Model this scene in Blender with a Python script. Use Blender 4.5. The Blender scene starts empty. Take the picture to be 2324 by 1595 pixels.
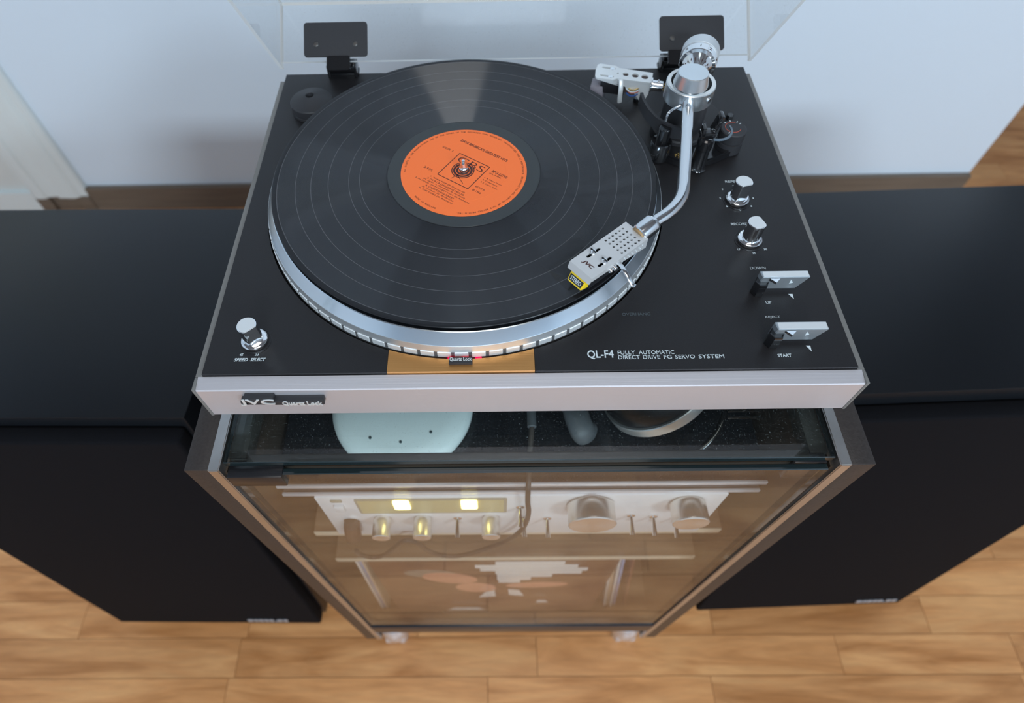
import bpy, bmesh, math, random
from mathutils import Vector, Matrix
R = math.radians; PI = math.pi
random.seed(7)
scene = bpy.context.scene
C = scene.collection
FZ = 0.915            # height of the turntable deck above the floor; shapes are laid out relative to the deck

# ------------------------------------------------------------------ camera
cam = bpy.data.cameras.new('camera')
cam.sensor_width = 36.0
cam.lens = 1431.469 * 36.0 / 2324.0
cam.shift_x = 59.69 / 2324.0
cam.shift_y = -20.05 / 2324.0
cam.clip_start = 0.01
cam.dof.use_dof = True
cam.dof.focus_distance = 0.460
cam.dof.aperture_fstop = 5.4
camo = bpy.data.objects.new('camera', cam); C.objects.link(camo)
camo.location = (-0.02308, -0.21869, 0.36682 + FZ)
camo.rotation_euler = (0.583041, 0.016702, -0.003066)
scene.camera = camo

# ------------------------------------------------------------------ world, lights, exposure
w = bpy.data.worlds.new('world'); scene.world = w; w.use_nodes = True
w.node_tree.nodes['Background'].inputs[0].default_value = (0.62, 0.78, 1.0, 1)
w.node_tree.nodes['Background'].inputs[1].default_value = 1.0
scene.view_settings.view_transform = 'Standard'
scene.view_settings.look = 'None'
scene.view_settings.gamma = 1.0
scene.view_settings.exposure = 0.0

def area(name, loc, target, sx, sy, power, col, spread=180):
    l = bpy.data.lights.new(name, 'AREA'); l.shape = 'RECTANGLE'; l.size = sx; l.size_y = sy
    l.energy = power; l.color = col; l.spread = R(spread)
    o = bpy.data.objects.new(name, l); C.objects.link(o)
    o.location = loc
    o.rotation_euler = (Vector(target) - Vector(loc)).to_track_quat('-Z', 'Y').to_euler()
    return o
# daylight entering through the two windows of the wall behind the photographer
area('window_daylight', (2.20, -3.19, 1.94 + FZ), (-0.1, 1.1, -0.3 + FZ), 0.90, 0.50, 72, (0.72, 0.87, 1.0))
area('window_daylight_two', (0.0, -3.19, 1.88 + FZ), (0.0, 1.1, -0.4 + FZ), 0.95, 0.40, 74, (0.76, 0.89, 1.0))
# added overhead fill without a lamp, brightens the floor and lower wall
area('overhead_fill_light', (0.1, -0.85, 2.1 + FZ), (0.1, -0.55, 0), 1.1, 0.9, 13, (1.0, 0.95, 0.90))

# ------------------------------------------------------------------ object helpers
BASE = {}
def top_of(o):
    while o.parent: o = o.parent
    return o
def tag(o, label=None, cat=None, group=None, kind=None):
    if label: o['label'] = label
    if cat: o['category'] = cat
    if group: o['group'] = group
    if kind: o['kind'] = kind
    return o
def thing(name, loc, label, cat, group=None):
    o = bpy.data.objects.new(name, None); C.objects.link(o)
    o.empty_display_size = 0.02
    o.location = (loc[0], loc[1], loc[2] + FZ)
    BASE[o.name] = Vector(loc)
    return tag(o, label, cat, group)
def setting(name, loc=(0, 0, -0.915)):
    o = bpy.data.objects.new(name, None); C.objects.link(o)
    o.location = (loc[0], loc[1], loc[2] + FZ); BASE[o.name] = Vector(loc)
    o['kind'] = 'structure'
    return o
def obj(name, bm, mat, parent=None, base=None, label=None, ang=35, kind=None):
    me = bpy.data.meshes.new(name)
    b = base if parent is None else BASE[top_of(parent).name]
    if b is None: b = Vector((0, 0, -FZ))
    bmesh.ops.translate(bm, verts=bm.verts, vec=-Vector(b))
    bm.normal_update(); bm.to_mesh(me); bm.free()
    for m in (mat if isinstance(mat, (list, tuple)) else [mat]): me.materials.append(m)
    me.shade_smooth(); me.set_sharp_from_angle(angle=R(ang))
    o = bpy.data.objects.new(name, me); C.objects.link(o)
    if parent: o.parent = parent
    else:
        o.location = (b[0], b[1], b[2] + FZ); BASE[o.name] = Vector(b)
    if label: o['label'] = label
    if kind: o['kind'] = kind
    return o
def dup(o, parent, off=(0, 0, 0)):
    c = o.copy(); C.objects.link(c); c.parent = parent
    c.location = Vector(o.location) + Vector(off)
    return c

# ------------------------------------------------------------------ mesh helpers
def NB(): return bmesh.new()
def _xf(geom, M, bm): bmesh.ops.transform(bm, matrix=M, verts=geom)
def box(bm, c, s, M=None, bev=0.0, seg=2):
    g = bmesh.ops.create_cube(bm, size=1.0)['verts']
    bmesh.ops.scale(bm, vec=Vector(s), verts=g)
    if bev > 0:
        es = list({e for v in g for e in v.link_edges})
        r = bmesh.ops.bevel(bm, geom=es, offset=bev, segments=seg, affect='EDGES', profile=0.5)
        g = list({v for f in r['faces'] for v in f.verts} | {v for v in g if v.is_valid})
        # all verts of this island
        seen = set(g); st = list(g)
        while st:
            v = st.pop()
            for e in v.link_edges:
                u = e.other_vert(v)
                if u not in seen: seen.add(u); st.append(u)
        g = list(seen)
    if M is not None: _xf(g, M, bm)
    bmesh.ops.translate(bm, vec=Vector(c), verts=g)
    return g
def box2(bm, a, b, bev=0.0, seg=2):
    a = Vector(a); b = Vector(b)
    return box(bm, (a + b) / 2, [abs(x) for x in (b - a)], None, bev, seg)
def lathe(bm, prof, c, axis=(0, 0, 1), seg=48, cap=True, a0=0.0, a1=None, ref=None):
    ax = Vector(axis).normalized()
    if ref is None:
        ref = Vector((1, 0, 0)) if abs(ax.x) < 0.9 else Vector((0, 1, 0))
    u = (Vector(ref) - ax * ax.dot(Vector(ref))).normalized(); v = ax.cross(u)
    full = a1 is None
    n = seg if full else seg + 1
    rings = []
    c = Vector(c)
    for i in range(n):
        a = (2 * PI * i / seg) if full else (a0 + (a1 - a0) * i / seg)
        d = u * math.cos(a) + v * math.sin(a)
        rings.append([bm.verts.new(c + d * r + ax * z) for r, z in prof])
    m = len(prof)
    for i in range(n if full else n - 1):
        A = rings[i]; B = rings[(i + 1) % n]
        for j in range(m - 1): bm.faces.new((A[j], B[j], B[j + 1], A[j + 1]))
    if cap and full:
        if prof[0][0] > 1e-6: bm.faces.new([rings[i][0] for i in range(n)][::-1])
        if prof[-1][0] > 1e-6: bm.faces.new([rings[i][-1] for i in range(n)])
    if not full:
        bm.faces.new(rings[0]); bm.faces.new(rings[-1][::-1])
    bmesh.ops.recalc_face_normals(bm, faces=bm.faces)
    return [x for r in rings for x in r]
def ringlathe(bm, prof, c, axis=(0, 0, 1), seg=64, ref=None):
    """closed profile swept round an axis"""
    ax = Vector(axis).normalized()
    if ref is None: ref = Vector((1, 0, 0)) if abs(ax.x) < 0.9 else Vector((0, 1, 0))
    u = (Vector(ref) - ax * ax.dot(Vector(ref))).normalized(); v = ax.cross(u); c = Vector(c)
    rings = []
    for i in range(seg):
        a = 2 * PI * i / seg; d = u * math.cos(a) + v * math.sin(a)
        rings.append([bm.verts.new(c + d * r + ax * z) for r, z in prof])
    m = len(prof)
    for i in range(seg):
        A = rings[i]; B = rings[(i + 1) % seg]
        for j in range(m): bm.faces.new((A[j], B[j], B[(j + 1) % m], A[(j + 1) % m]))
    bmesh.ops.recalc_face_normals(bm, faces=bm.faces)
def cyl(bm, a, b, r, r2=None, seg=32, ch=0.0):
    a = Vector(a); b = Vector(b); h = (b - a).length; r2 = r if r2 is None else r2
    if ch > 0: prof = [(r - ch, 0), (r, ch), (r2, h - ch), (r2 - ch, h)]
    else: prof = [(r, 0), (r2, h)]
    return lathe(bm, prof, a, b - a, seg)
def tube(bm, pts, r, seg=12, sub=6, flat=None):
    P = [Vector(p) for p in pts]
    if sub > 1 and len(P) > 2:
        Q = []
        for i in range(len(P) - 1):
            p0 = P[max(i - 1, 0)]; p1 = P[i]; p2 = P[i + 1]; p3 = P[min(i + 2, len(P) - 1)]
            for k in range(sub):
                t = k / sub
                Q.append(0.5 * ((2 * p1) + (-p0 + p2) * t + (2 * p0 - 5 * p1 + 4 * p2 - p3) * t * t + (-p0 + 3 * p1 - 3 * p2 + p3) * t ** 3))
        Q.append(P[-1]); P = Q
    n = len(P); prev = None; rings = []
    for i, p in enumerate(P):
        t = (P[min(i + 1, n - 1)] - P[max(i - 1, 0)]).normalized()
        if prev is None:
            h = Vector((0, 0, 1)) if abs(t.z) < 0.9 else Vector((1, 0, 0))
            u = (h - t * t.dot(h)).normalized()
        else: u = (prev - t * t.dot(prev)).normalized()
        prev = u; v = t.cross(u)
        rr = r(i / (n - 1)) if callable(r) else r
        ru = rr * (flat or 1.0)
        rings.append([bm.verts.new(p + u * ru * math.cos(2 * PI * k / seg) + v * rr * math.sin(2 * PI * k / seg)) for k in range(seg)])
    for i in range(n - 1):
        for k in range(seg):
            bm.faces.new((rings[i][k], rings[i][(k + 1) % seg], rings[i + 1][(k + 1) % seg], rings[i + 1][k]))
    bm.faces.new(rings[0][::-1]); bm.faces.new(rings[-1])
    bmesh.ops.recalc_face_normals(bm, faces=bm.faces)
def prism(bm, poly, z0, z1, M=None, holes=None, bev=0.0):
    """poly (list of 2D points) extruded in z, optional round/any holes"""
    if not holes:
        a = [bm.verts.new((x, y, z0)) for x, y in poly]; b = [bm.verts.new((x, y, z1)) for x, y in poly]
        n = len(poly)
        f0 = bm.faces.new(a[::-1]); f1 = bm.faces.new(b)
        for i in range(n): bm.faces.new((a[i], a[(i + 1) % n], b[(i + 1) % n], b[i]))
        g = a + b
    else:
        g = []
        for z in (z0, z1):
            es = []
            for loop in [poly] + holes:
                vs = [bm.verts.new((x, y, z)) for x, y in loop]; g += vs
                es += [bm.edges.new((vs[i], vs[(i + 1) % len(vs)])) for i in range(len(vs))]
            bmesh.ops.triangle_fill(bm, use_beauty=True, use_dissolve=False, edges=es)
        k = 0; tot = sum(len(l) for l in [poly] + holes)
        for loop in [poly] + holes:
            n = len(loop)
            for i in range(n):
                bm.faces.new((g[k + i], g[k + (i + 1) % n], g[tot + k + (i + 1) % n], g[tot + k + i]))
            k += n
    if M is not None: _xf(g, M, bm)
    bmesh.ops.recalc_face_normals(bm, faces=bm.faces)
    if bev > 0:
        pass
    return g
def rrect(x0, y0, x1, y1, r, n=6):
    out = []
    for cx, cy, a in ((x1 - r, y1 - r, 0), (x0 + r, y1 - r, 90), (x0 + r, y0 + r, 180), (x1 - r, y0 + r, 270)):
        for i in range(n + 1):
            t = R(a + 90 * i / n); out.append((cx + r * math.cos(t), cy + r * math.sin(t)))
    return out
def circ(cx, cy, r, n=24): return [(cx + r * math.cos(2 * PI * i / n), cy + r * math.sin(2 * PI * i / n)) for i in range(n)]
def frame_m(o, x, y, z=None):
    x = Vector(x).normalized(); y = Vector(y); y = (y - x * x.dot(y)).normalized(); z = x.cross(y)
    return Matrix.Translation(Vector(o)) @ Matrix(((x.x, y.x, z.x), (x.y, y.y, z.y), (x.z, y.z, z.z))).to_4x4()

# text, fitted to a box: p0 = lower left corner, p1 = lower right corner, up = direction, h = cap height
def text(s, p0, p1, up, h, mat, parent, depth=0.00015, shear=0.0, bold=0.0, name='lettering', label=None, bm_in=None):
    cu = bpy.data.curves.new('t', 'FONT'); cu.body = s; cu.size = 1.0; cu.shear = shear; cu.offset = bold; cu.resolution_u = 3
    to = bpy.data.objects.new('t', cu); C.objects.link(to)
    dg = bpy.context.evaluated_depsgraph_get()
    me = bpy.data.meshes.new_from_object(to.evaluated_get(dg))
    bpy.data.objects.remove(to); bpy.data.curves.remove(cu)
    bm = bmesh.new(); bm.from_mesh(me); bpy.data.meshes.remove(me)
    if not bm.verts: bm.free(); return None
    ext = bmesh.ops.extrude_face_region(bm, geom=bm.faces[:])
    up_vs = [e for e in ext['geom'] if isinstance(e, bmesh.types.BMVert)]
    for v in up_vs: v.co.z += 1.0
    x0 = min(v.co.x for v in bm.verts); x1 = max(v.co.x for v in bm.verts)
    y0 = min(v.co.y for v in bm.verts); y1 = max(v.co.y for v in bm.verts)
    p0 = Vector(p0); p1 = Vector(p1); xd = (p1 - p0); L = xd.length; xd.normalize()
    up = Vector(up); up = (up - xd * xd.dot(up)).normalized(); nd = xd.cross(up)
    for v in bm.verts:
        a = (v.co.x - x0) / (x1 - x0) * L; b = (v.co.y - y0) / (y1 - y0) * h; c = v.co.z * depth
        v.co = p0 + xd * a + up * b + nd * c
    bmesh.ops.recalc_face_normals(bm, faces=bm.faces)
    if bm_in is not None:
        m2 = bpy.data.meshes.new('x'); bm.to_mesh(m2); bm.free(); bm_in.from_mesh(m2); bpy.data.meshes.remove(m2); return None
    return obj(name, bm, mat, parent, label=label)

# ------------------------------------------------------------------ materials
def mat(name, col=(0.8, 0.8, 0.8), rough=0.5, metal=0.0, spec=0.5, bump=None, noise=None, aniso=None, coat=0.0, emit=None, sheen=0.0):
    m = bpy.data.materials.new(name); m.use_nodes = True
    nt = m.node_tree; b = nt.nodes['Principled BSDF']
    b.inputs['Base Color'].default_value = (*col, 1); b.inputs['Roughness'].default_value = rough
    b.inputs['Metallic'].default_value = metal; b.inputs['Specular IOR Level'].default_value = spec
    b.inputs['Coat Weight'].default_value = coat
    if sheen: b.inputs['Sheen Weight'].default_value = sheen
    if emit:
        b.inputs['Emission Color'].default_value = (*emit[0], 1); b.inputs['Emission Strength'].default_value = emit[1]
    tc = None
    if bump or noise: tc = nt.nodes.new('ShaderNodeTexCoord')
    if bump:      # (scale, strength, stretch vec)
        n = nt.nodes.new('ShaderNodeTexNoise'); n.inputs['Scale'].default_value = bump[0]; n.inputs['Detail'].default_value = 3
        mp = nt.nodes.new('ShaderNodeMapping'); mp.inputs['Scale'].default_value = bump[2] if len(bump) > 2 else (1, 1, 1)
        nt.links.new(tc.outputs['Object'], mp.inputs[0]); nt.links.new(mp.outputs[0], n.inputs['Vector'])
        bp = nt.nodes.new('ShaderNodeBump'); bp.inputs['Strength'].default_value = bump[1]; bp.inputs['Distance'].default_value = 0.0005
        nt.links.new(n.outputs['Fac'], bp.inputs['Height']); nt.links.new(bp.outputs[0], b.inputs['Normal'])
    if noise:     # (scale, amount, stretch, kind)
        n = nt.nodes.new('ShaderNodeTexNoise'); n.inputs['Scale'].default_value = noise[0]; n.inputs['Detail'].default_value = 4
        mp = nt.nodes.new('ShaderNodeMapping'); mp.inputs['Scale'].default_value = noise[2] if len(noise) > 2 else (1, 1, 1)
        nt.links.new(tc.outputs['Object'], mp.inputs[0]); nt.links.new(mp.outputs[0], n.inputs['Vector'])
        r = nt.nodes.new('ShaderNodeMapRange'); r.inputs['From Min'].default_value = 0.3; r.inputs['From Max'].default_value = 0.7
        r.inputs['To Min'].default_value = 1 - noise[1]; r.inputs['To Max'].default_value = 1 + noise[1]
        nt.links.new(n.outputs['Fac'], r.inputs[0])
        mx = nt.nodes.new('ShaderNodeVectorMath'); mx.operation = 'SCALE'; mx.inputs[0].default_value = col
        nt.links.new(r.outputs[0], mx.inputs['Scale']); nt.links.new(mx.outputs[0], b.inputs['Base Color'])
    if aniso:     # (amount, kind) kind 'z' radial about object Z
        b.inputs['Anisotropic'].default_value = aniso[0]
        t = nt.nodes.new('ShaderNodeTangent'); t.direction_type = 'RADIAL'; t.axis = aniso[1]
        nt.links.new(t.outputs[0], b.inputs['Tangent'])
    return m
def thin_glass(name, tint, refl=1.0, rough=0.0, haze=0.0, hazecol=(0.8, 0.8, 0.8)):
    m = bpy.data.materials.new(name); m.use_nodes = True; nt = m.node_tree
    for n in list(nt.nodes): nt.nodes.remove(n)
    o = nt.nodes.new('ShaderNodeOutputMaterial'); mx = nt.nodes.new('ShaderNodeMixShader')
    tr = nt.nodes.new('ShaderNodeBsdfTransparent'); tr.inputs[0].default_value = (*tint, 1)
    gl = nt.nodes.new('ShaderNodeBsdfGlossy'); gl.inputs['Roughness'].default_value = rough
    fr = nt.nodes.new('ShaderNodeFresnel'); ge = nt.nodes.new('ShaderNodeNewGeometry')
    mr = nt.nodes.new('ShaderNodeMapRange'); mr.inputs['To Min'].default_value = 1.5; mr.inputs['To Max'].default_value = 1 / 1.5
    nt.links.new(ge.outputs['Backfacing'], mr.inputs[0]); nt.links.new(mr.outputs[0], fr.inputs[0])
    mu = nt.nodes.new('ShaderNodeMath'); mu.operation = 'MULTIPLY'; mu.inputs[1].default_value = refl
    nt.links.new(fr.outputs[0], mu.inputs[0]); nt.links.new(mu.outputs[0], mx.inputs[0])
    src = tr.outputs[0]
    if haze > 0:
        df = nt.nodes.new('ShaderNodeBsdfDiffuse'); df.inputs[0].default_value = (*hazecol, 1)
        m2 = nt.nodes.new('ShaderNodeMixShader')
        tc = nt.nodes.new('ShaderNodeTexCoord'); no = nt.nodes.new('ShaderNodeTexNoise'); no.inputs['Scale'].default_value = 900; no.inputs['Detail'].default_value = 2
        r = nt.nodes.new('ShaderNodeMapRange'); r.inputs['From Min'].default_value = 0.66; r.inputs['From Max'].default_value = 0.78
        r.inputs['To Min'].default_value = haze; r.inputs['To Max'].default_value = haze + 0.25
        nt.links.new(tc.outputs['Object'], no.inputs['Vector']); nt.links.new(no.outputs['Fac'], r.inputs[0]); nt.links.new(r.outputs[0], m2.inputs[0])
        nt.links.new(tr.outputs[0], m2.inputs[1]); nt.links.new(df.outputs[0], m2.inputs[2]); src = m2.outputs[0]
    nt.links.new(src, mx.inputs[1]); nt.links.new(gl.outputs[0], mx.inputs[2]); nt.links.new(mx.outputs[0], o.inputs[0])
    return m

M = {}
M['wall'] = mat('wall_paint', (0.74, 0.83, 0.92), 0.9, bump=(220, 0.35), spec=0.2)
M['ceiling'] = mat('ceiling_paint', (0.22, 0.22, 0.23), 0.9)
M['white_paint'] = mat('white_gloss_paint', (0.74, 0.80, 0.80), 0.35)
M['baseboard'] = mat('taupe_baseboard', (0.16, 0.125, 0.095), 0.5, noise=(30, 0.15, (0.2, 1, 3)))
M['deck'] = mat('black_deck', (0.013, 0.012, 0.013), 0.40, bump=(2600, 0.25), spec=0.36, noise=(900, 0.12))
M['castermetal'] = mat('caster_chrome', (0.80, 0.86, 0.95), 0.22, 0.8)
M['trim'] = mat('grey_side_trim', (0.17, 0.165, 0.155), 0.5, bump=(2000, 0.2))
M['side'] = mat('dark_brown_side', (0.035, 0.030, 0.028), 0.4)
M['alu'] = mat('brushed_aluminium', (0.66, 0.635, 0.66), 0.42, 0.6, bump=(260, 0.22, (0.03, 4, 14)))
M['satin'] = mat('satin_aluminium', (0.74, 0.76, 0.77), 0.42, 0.85)
M['satin2'] = mat('satin_light_aluminium', (0.80, 0.82, 0.82), 0.5, 0.55)
M['chrome'] = mat('chrome', (0.88, 0.89, 0.90), 0.07, 1.0)
M['steel'] = mat('polished_steel', (0.74, 0.76, 0.78), 0.16, 1.0)
M['turned'] = mat('turned_aluminium', (0.72, 0.77, 0.80), 0.26, 0.9, aniso=(0.7, 'Z'))
M['plat'] = mat('polished_platter', (0.72, 0.80, 0.86), 0.20, 1.0, aniso=(0.5, 'Z'))
M['gold'] = mat('gold_plate', (0.60, 0.29, 0.095), 0.36, 0.75, bump=(300, 0.2, (0.03, 4, 4)))
M['black'] = mat('black_plastic', (0.012, 0.012, 0.014), 0.30, spec=0.5)
M['blackm'] = mat('black_matte_plastic', (0.022, 0.022, 0.025), 0.55)
M['blackg'] = mat('black_gloss_plastic', (0.008, 0.008, 0.009), 0.12, coat=0.5)
M['rubber'] = mat('black_rubber', (0.045, 0.055, 0.065), 0.5)
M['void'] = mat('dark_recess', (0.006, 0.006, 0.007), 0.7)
M['print'] = mat('white_print', (0.62, 0.68, 0.70), 0.6)
M['printd'] = mat('worn_grey_print', (0.06, 0.075, 0.085), 0.6)
M['red'] = mat('red_print', (0.55, 0.10, 0.06), 0.6)
M['redlamp'] = mat('red_strobe_lamp', (0.5, 0.0, 0.03), 0.4, emit=((0.75, 0.0, 0.06), 1.6))
M['yellow'] = mat('yellow_plastic', (0.85, 0.60, 0.02), 0.35)
M['orange'] = mat('orange_label', (1.0, 0.185, 0.035), 0.6)
M['orange2'] = mat('orange_label_ridge', (0.97, 0.26, 0.085), 0.6)
M['ink'] = mat('label_ink', (0.055, 0.015, 0.012), 0.7)
M['goldpin'] = mat('gold_pin', (0.85, 0.58, 0.2), 0.25, 1.0)
M['smoke'] = thin_glass('smoke_plastic', (0.62, 0.58, 0.64), 1.0, 0.1, 0.30, (0.6, 0.55, 0.6))
M['acrylic'] = thin_glass('clear_acrylic', (0.985, 0.988, 0.986), 0.7, 0.02, 0.006, (0.7, 0.75, 0.75))
M['acryledge'] = mat('acrylic_edge', (0.93, 0.92, 0.88), 0.25)  # whitish colour imitates the light that clear acrylic carries to its edges
_n = M['acryledge'].node_tree; _t = _n.nodes.new('ShaderNodeBsdfTranslucent'); _t.inputs[0].default_value = (0.97, 0.97, 0.95, 1); _x = _n.nodes.new('ShaderNodeMixShader'); _x.inputs[0].default_value = 0.5
_n.links.new(_n.nodes['Principled BSDF'].outputs[0], _x.inputs[1]); _n.links.new(_t.outputs[0], _x.inputs[2]); _n.links.new(_x.outputs[0], _n.nodes['Material Output'].inputs[0])
M['glass'] = thin_glass('clear_glass', (0.93, 0.965, 0.96), 0.9, 0.0, 0.004, (0.6, 0.68, 0.7))
M['doorglass'] = thin_glass('door_glass', (0.96, 0.965, 0.955), 1.1, 0.0, 0.01, (0.7, 0.66, 0.6))
M['glassedge'] = mat('green_glass_edge', (0.010, 0.018, 0.020), 0.12, coat=0.5)
M['spkbody'] = mat('black_speaker_veneer', (0.006, 0.007, 0.009), 0.36, bump=(900, 0.35), spec=0.28)
M['grille'] = mat('black_grille_cloth', (0.0035, 0.0035, 0.005), 0.9, bump=(1500, 0.9, (1, 1, 1)), spec=0.15, noise=(1100, 0.35))
M['badge'] = mat('silver_badge', (0.6, 0.64, 0.7), 0.35, 0.7)
M['rackside'] = mat('dark_rack_panel', (0.030, 0.024, 0.022), 0.42, bump=(600, 0.3), noise=(500, 0.2))
M['rackmetal'] = mat('rack_aluminium', (0.60, 0.58, 0.56), 0.32, 0.95, noise=(25, 0.15, (1, 1, 0.2)))
M['rackin'] = mat('rack_inner_panel', (0.055, 0.038, 0.026), 0.6)
M['railgrey'] = mat('olive_grey_rail', (0.024, 0.024, 0.021), 0.6, spec=0.25)
M['shelfblack'] = mat('gloss_black_shelf', (0.010, 0.011, 0.014), 0.22, noise=(700, 0.4))
M['shelf'] = mat('brown_shelf', (0.20, 0.125, 0.075), 0.5, noise=(20, 0.2, (0.3, 3, 3)))
M['shelfedge'] = mat('cream_shelf_edge', (0.78, 0.66, 0.50), 0.5)
M['shelfsilver'] = mat('silver_shelf_edge', (0.85, 0.85, 0.9), 0.35, 0.4)
M['ampface'] = mat('silver_faceplate', (0.88, 0.86, 0.87), 0.42, 0.0)
M['ampbody'] = mat('amplifier_case', (0.10, 0.095, 0.09), 0.5)
M['meter'] = mat('meter_window', (0.50, 0.44, 0.26), 0.35, emit=((0.9, 0.75, 0.3), 0.12))
M['meterf'] = mat('meter_frame', (0.45, 0.40, 0.30), 0.4)
M['lamp'] = mat('meter_lamp', (1, 0.95, 0.4), 0.4, emit=((1.0, 0.90, 0.30), 6.0))
M['puck'] = mat('pale_puck_plastic', (0.70, 0.80, 0.80), 0.42)
M['puckdot'] = mat('grey_dot', (0.05, 0.08, 0.09), 0.5)
M['pad'] = mat('grey_leatherette', (0.09, 0.10, 0.11), 0.5, bump=(300, 0.3))
M['cable'] = mat('grey_brown_cable', (0.055, 0.045, 0.04), 0.5)
M['plugm'] = mat('brown_plug', (0.12, 0.075, 0.055), 0.45)
M['insul'] = mat('blue_lead', (0.02, 0.08, 0.30), 0.4)
M['sleeve'] = mat('brown_sleeve_print', (0.13, 0.055, 0.035), 0.5, noise=(6, 0.25))
M['paperw'] = mat('white_print_paper', (0.92, 0.90, 0.88), 0.6)
M['flesh'] = mat('flesh_print', (0.75, 0.34, 0.22), 0.6)
M['hairp'] = mat('grey_print', (0.30, 0.25, 0.20), 0.6)
M['spineb'] = mat('blue_white_spine', (0.30, 0.36, 0.55), 0.5, noise=(60, 0.5, (1, 1, 0.1)))
M['spinew'] = mat('white_spine', (0.72, 0.68, 0.64), 0.5, noise=(60, 0.3, (1, 1, 0.1)))
M['spinec'] = mat('cream_spine', (0.55, 0.42, 0.30), 0.5, noise=(60, 0.3, (1, 1, 0.1)))
M['spined'] = mat('dark_red_spine', (0.20, 0.07, 0.05), 0.5)

# vinyl: turned grooves give a radial streak of light; the gaps between the tracks are smoother rings
def vinyl():
    m = mat('record_vinyl', (0.012, 0.012, 0.014), 0.30, spec=0.28)
    nt = m.node_tree; b = nt.nodes['Principled BSDF']
    tc = nt.nodes.new('ShaderNodeTexCoord'); sp = nt.nodes.new('ShaderNodeSeparateXYZ'); nt.links.new(tc.outputs['Object'], sp.inputs[0])
    cb = nt.nodes.new('ShaderNodeCombineXYZ'); nt.links.new(sp.outputs[0], cb.inputs[0]); nt.links.new(sp.outputs[1], cb.inputs[1])
    ln = nt.nodes.new('ShaderNodeVectorMath'); ln.operation = 'LENGTH'; nt.links.new(cb.outputs[0], ln.inputs[0])
    acc = None
    for r0 in (0.0823, 0.0909, 0.107, 0.1205, 0.1325, 0.1467):
        c = nt.nodes.new('ShaderNodeMath'); c.operation = 'COMPARE'; c.inputs[1].default_value = r0; c.inputs[2].default_value = 0.00022
        nt.links.new(ln.outputs['Value'], c.inputs[0])
        if acc is None: acc = c
        else:
            a = nt.nodes.new('ShaderNodeMath'); a.operation = 'ADD'; nt.links.new(acc.outputs[0], a.inputs[0]); nt.links.new(c.outputs[0], a.inputs[1]); acc = a
    # groove bands vary slightly from track to track
    w1 = nt.nodes.new('ShaderNodeTexNoise'); w1.noise_dimensions = '1D'; w1.inputs['Scale'].default_value = 260; w1.inputs['Detail'].default_value = 3
    nt.links.new(ln.outputs['Value'], w1.inputs['W'])
    gr = nt.nodes.new('ShaderNodeMath'); gr.operation = 'GREATER_THAN'; gr.inputs[1].default_value = 0.0612; nt.links.new(ln.outputs['Value'], gr.inputs[0])
    g2 = nt.nodes.new('ShaderNodeMath'); g2.operation = 'LESS_THAN'; g2.inputs[1].default_value = 0.1472; nt.links.new(ln.outputs['Value'], g2.inputs[0])
    g3 = nt.nodes.new('ShaderNodeMath'); g3.operation = 'MULTIPLY'; nt.links.new(gr.outputs[0], g3.inputs[0]); nt.links.new(g2.outputs[0], g3.inputs[1])
    an = nt.nodes.new('ShaderNodeMath'); an.operation = 'MULTIPLY'; an.inputs[1].default_value = 0.93; nt.links.new(g3.outputs[0], an.inputs[0])
    nt.links.new(an.outputs[0], b.inputs['Anisotropic'])
    t = nt.nodes.new('ShaderNodeTangent'); t.direction_type = 'RADIAL'; t.axis = 'Z'; nt.links.new(t.outputs[0], b.inputs['Tangent'])
    ro = nt.nodes.new('ShaderNodeMapRange'); ro.inputs['To Min'].default_value = 0.22; ro.inputs['To Max'].default_value = 0.28
    nt.links.new(w1.outputs['Fac'], ro.inputs[0]); nt.links.new(ro.outputs[0], b.inputs['Roughness'])
    mc = nt.nodes.new('ShaderNodeMix'); mc.data_type = 'RGBA'; mc.inputs[6].default_value = (0.011, 0.011, 0.013, 1); mc.inputs[7].default_value = (0.075, 0.075, 0.08, 1)
    nt.links.new(acc.outputs[0], mc.inputs[0]); nt.links.new(mc.outputs[2], b.inputs['Base Color'])
    # light glancing off the two walls of the V shaped grooves (normals tilted outwards and inwards)
    nr = nt.nodes.new('ShaderNodeVectorMath'); nr.operation = 'NORMALIZE'; nt.links.new(cb.outputs[0], nr.inputs[0])
    last = b.outputs[0]
    for sg in (0.9, -0.9):
        sc = nt.nodes.new('ShaderNodeVectorMath'); sc.operation = 'SCALE'; sc.inputs['Scale'].default_value = sg; nt.links.new(nr.outputs[0], sc.inputs[0])
        ad = nt.nodes.new('ShaderNodeVectorMath'); ad.operation = 'ADD'; ad.inputs[1].default_value = (0, 0, 1); nt.links.new(sc.outputs[0], ad.inputs[0])
        nn = nt.nodes.new('ShaderNodeVectorMath'); nn.operation = 'NORMALIZE'; nt.links.new(ad.outputs[0], nn.inputs[0])
        gl = nt.nodes.new('ShaderNodeBsdfGlossy'); gl.inputs['Color'].default_value = (0.017, 0.0175, 0.018, 1); gl.inputs['Roughness'].default_value = 0.13
        nt.links.new(nn.outputs[0], gl.inputs['Normal'])
        mx = nt.nodes.new('ShaderNodeMixShader'); tr = nt.nodes.new('ShaderNodeAddShader')
        nt.links.new(g3.outputs[0], mx.inputs[0])
        nt.links.new(last, tr.inputs[0]); nt.links.new(gl.outputs[0], tr.inputs[1])
        nt.links.new(last, mx.inputs[1]); nt.links.new(tr.outputs[0], mx.inputs[2]); last = mx.outputs[0]
    nt.links.new(last, nt.nodes['Material Output'].inputs[0])
    return m
M['vinyl'] = vinyl()
M['deadwax'] = mat('run_out_vinyl', (0.020, 0.023, 0.023), 0.34, spec=0.6)

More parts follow.
